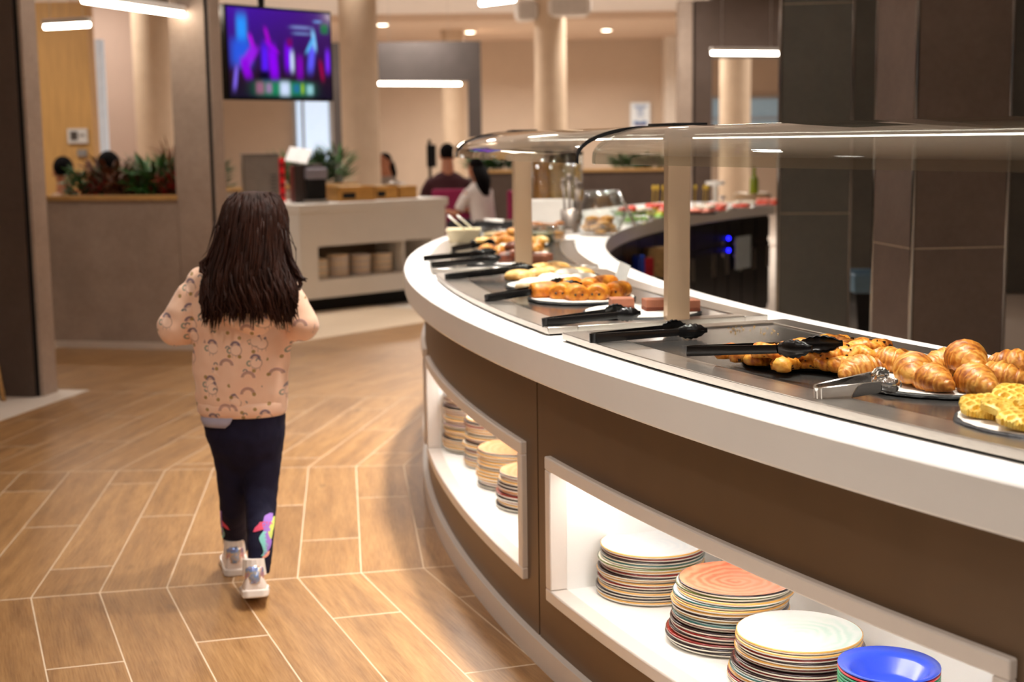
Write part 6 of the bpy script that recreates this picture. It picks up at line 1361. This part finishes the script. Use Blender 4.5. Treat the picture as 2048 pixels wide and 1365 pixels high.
# body: head, neck, torso, limbs and hands in one skin
bd_ = MB(); hc = gp_(500, 470, GY + 0.02); head(bd_, (hc.x, hc.y, hc.z), 0.92)
bd_.tube([(hc.x, GY + 0.01, hc.z - 0.16), (hc.x, GY + 0.015, hc.z - 0.06)], [0.046, 0.042], 12)
c0 = gp_(488, 820); bd_.loft([eloop(hc.x - 0.01, GY, zz, rx, ry, 18) for zz, rx, ry in ((c0.z - 0.03, 0.10, 0.07), (c0.z + 0.10, 0.095, 0.068), (hc.z - 0.20, 0.105, 0.065), (hc.z - 0.15, 0.06, 0.045))])
for e, S_, E_, W_ in ((-1, sl, el_l, wl_), (1, sr, el_r, wr_)):
    bd_.tube([Vector((hc.x, GY, S_.z)), S_, E_, W_], [0.03, 0.032, 0.028, 0.020], 10); hand(bd_, W_, (-e * 0.45, 0.85, 0.1), -e, 0.8)
for rows, an in ((LL, fl_), (RL_, fr_)):
    pts = [((gp_((a + b) / 2, py, y))) for a, b, py, y in rows]; pts = [Vector((p.x, p.y, p.z)) for p in pts] ; pts[0] = Vector((pts[0].x, GY, c0.z + 0.0)); bd_.tube(pts, [0.045, 0.04, 0.036, 0.033, 0.033, 0.028, 0.024], 10)
obj('body', bd_, M_CSKIN, GIRL, remesh=0.0055, smoothmod=2); eyes((hc.x, hc.y, hc.z), 0.92, 0, GIRL)
# hair
HR = [(470, 530, 383, 0.055, 0.030), (455, 549, 395, 0.085, 0.026), (444, 560, 415, 0.104, 0.022), (438, 566, 445, 0.112, 0.012), (434, 568, 480, 0.112, 0.000), (430, 572, 510, 0.104, -0.020), (424, 578, 535, 0.088, -0.045), (422, 585, 558, 0.066, -0.075), (424, 590, 580, 0.048, -0.100), (428, 586, 602, 0.036, -0.112), (440, 580, 622, 0.026, -0.118)]
hq = MB(); L = []
for pl, pr_, py, ry, yo in HR:
    cx, rx, z = row(pl, pr_, py, GY - 0.03); L.append(eloop(cx, GY + yo, z, rx * 0.985, ry, 26, 2.0))
hq.loft(L, flip=True); hair = obj('hair', hq, M_HAIR, GIRL, smooth=True, sub=1)
def hair_at(t_, ang):
    k = min(len(HR) - 1.001, t_ * (len(HR) - 1)); i = int(k); f = k - i; a, b = HR[i], HR[i + 1]; v = [x + (y - x) * f for x, y in zip(a, b)]
    cx, rx, z = row(v[0], v[1], v[2], GY - 0.03); return Vector((cx + rx * math.cos(ang), GY + v[4] + v[3] * math.sin(ang), z))
rnd = random.Random(5); sq = MB()
for k in range(330):
    ang = rnd.uniform(PI * 0.93, PI * 2.07); t0 = rnd.uniform(0.02, 0.35); te = rnd.choice((rnd.uniform(0.78, 0.95), rnd.uniform(0.93, 1.0))); wob = rnd.uniform(0, 6.28); amp = rnd.uniform(0.003, 0.014); pts = []; m = 13
    for i in range(m):
        tt = t0 + (te - t0) * i / (m - 1); p = hair_at(min(tt, 0.999), ang + 0.26 * math.sin(tt * 6 + wob) * tt * tt); c = hair_at(min(tt, 0.999), PI * 1.5); n_ = Vector((math.cos(ang), math.sin(ang), 0))
        p = p + n_ * (0.002 + amp * tt * (1 + math.sin(tt * 15 + wob))); pts.append(p)
    end = pts[-1]; out_ = math.cos(ang) * 0.02 * rnd.random(); dz = rnd.uniform(0.01, 0.055)
    pts.append(end + Vector((out_ * 0.5, -0.006, -dz * 0.5))); pts.append(end + Vector((out_, -0.004 + rnd.uniform(-.006, .006), -dz)))
    r0 = rnd.uniform(0.0028, 0.0058); sq.tube(pts, [r0 * 0.5] + [r0] * (len(pts) - 4) + [r0 * 0.8, r0 * 0.5, r0 * 0.12], 5)
# loose locks at both sides
for (pxs, wv_) in (([(436, 455), (430, 490), (416, 515), (404, 530), (402, 545), (412, 552)], 1), ([(440, 465), (428, 500), (412, 522), (407, 540), (418, 550)], 1), ([(566, 460), (573, 500), (585, 530), (597, 548), (604, 560), (612, 562)], 1), ([(566, 480), (577, 520), (592, 545), (601, 570), (596, 580)], 1), ([(430, 540), (418, 565), (412, 585), (424, 600)], 1), ([(575, 540), (592, 575), (590, 600), (578, 615)], 1), ([(568, 430), (580, 470), (589, 500), (592, 530), (600, 548)], 0), ([(432, 440), (424, 470), (412, 500), (402, 512)], 0)):
    for j in range(5 if wv_ else 2):
        pts = [gp_(a + rnd.uniform(-4, 4), b + rnd.uniform(-4, 4), GY - 0.05 - 0.012 * i + rnd.uniform(-.008, .008)) for i, (a, b) in enumerate(pxs)]; r0 = 0.0055 if wv_ else 0.0012
        sq.tube(pts, [r0] * (len(pts) - 2) + [r0 * 0.6, r0 * 0.15], 5)
obj('hair_strands', sq, M_HAIR, hair, smooth=True, kind='stuff')
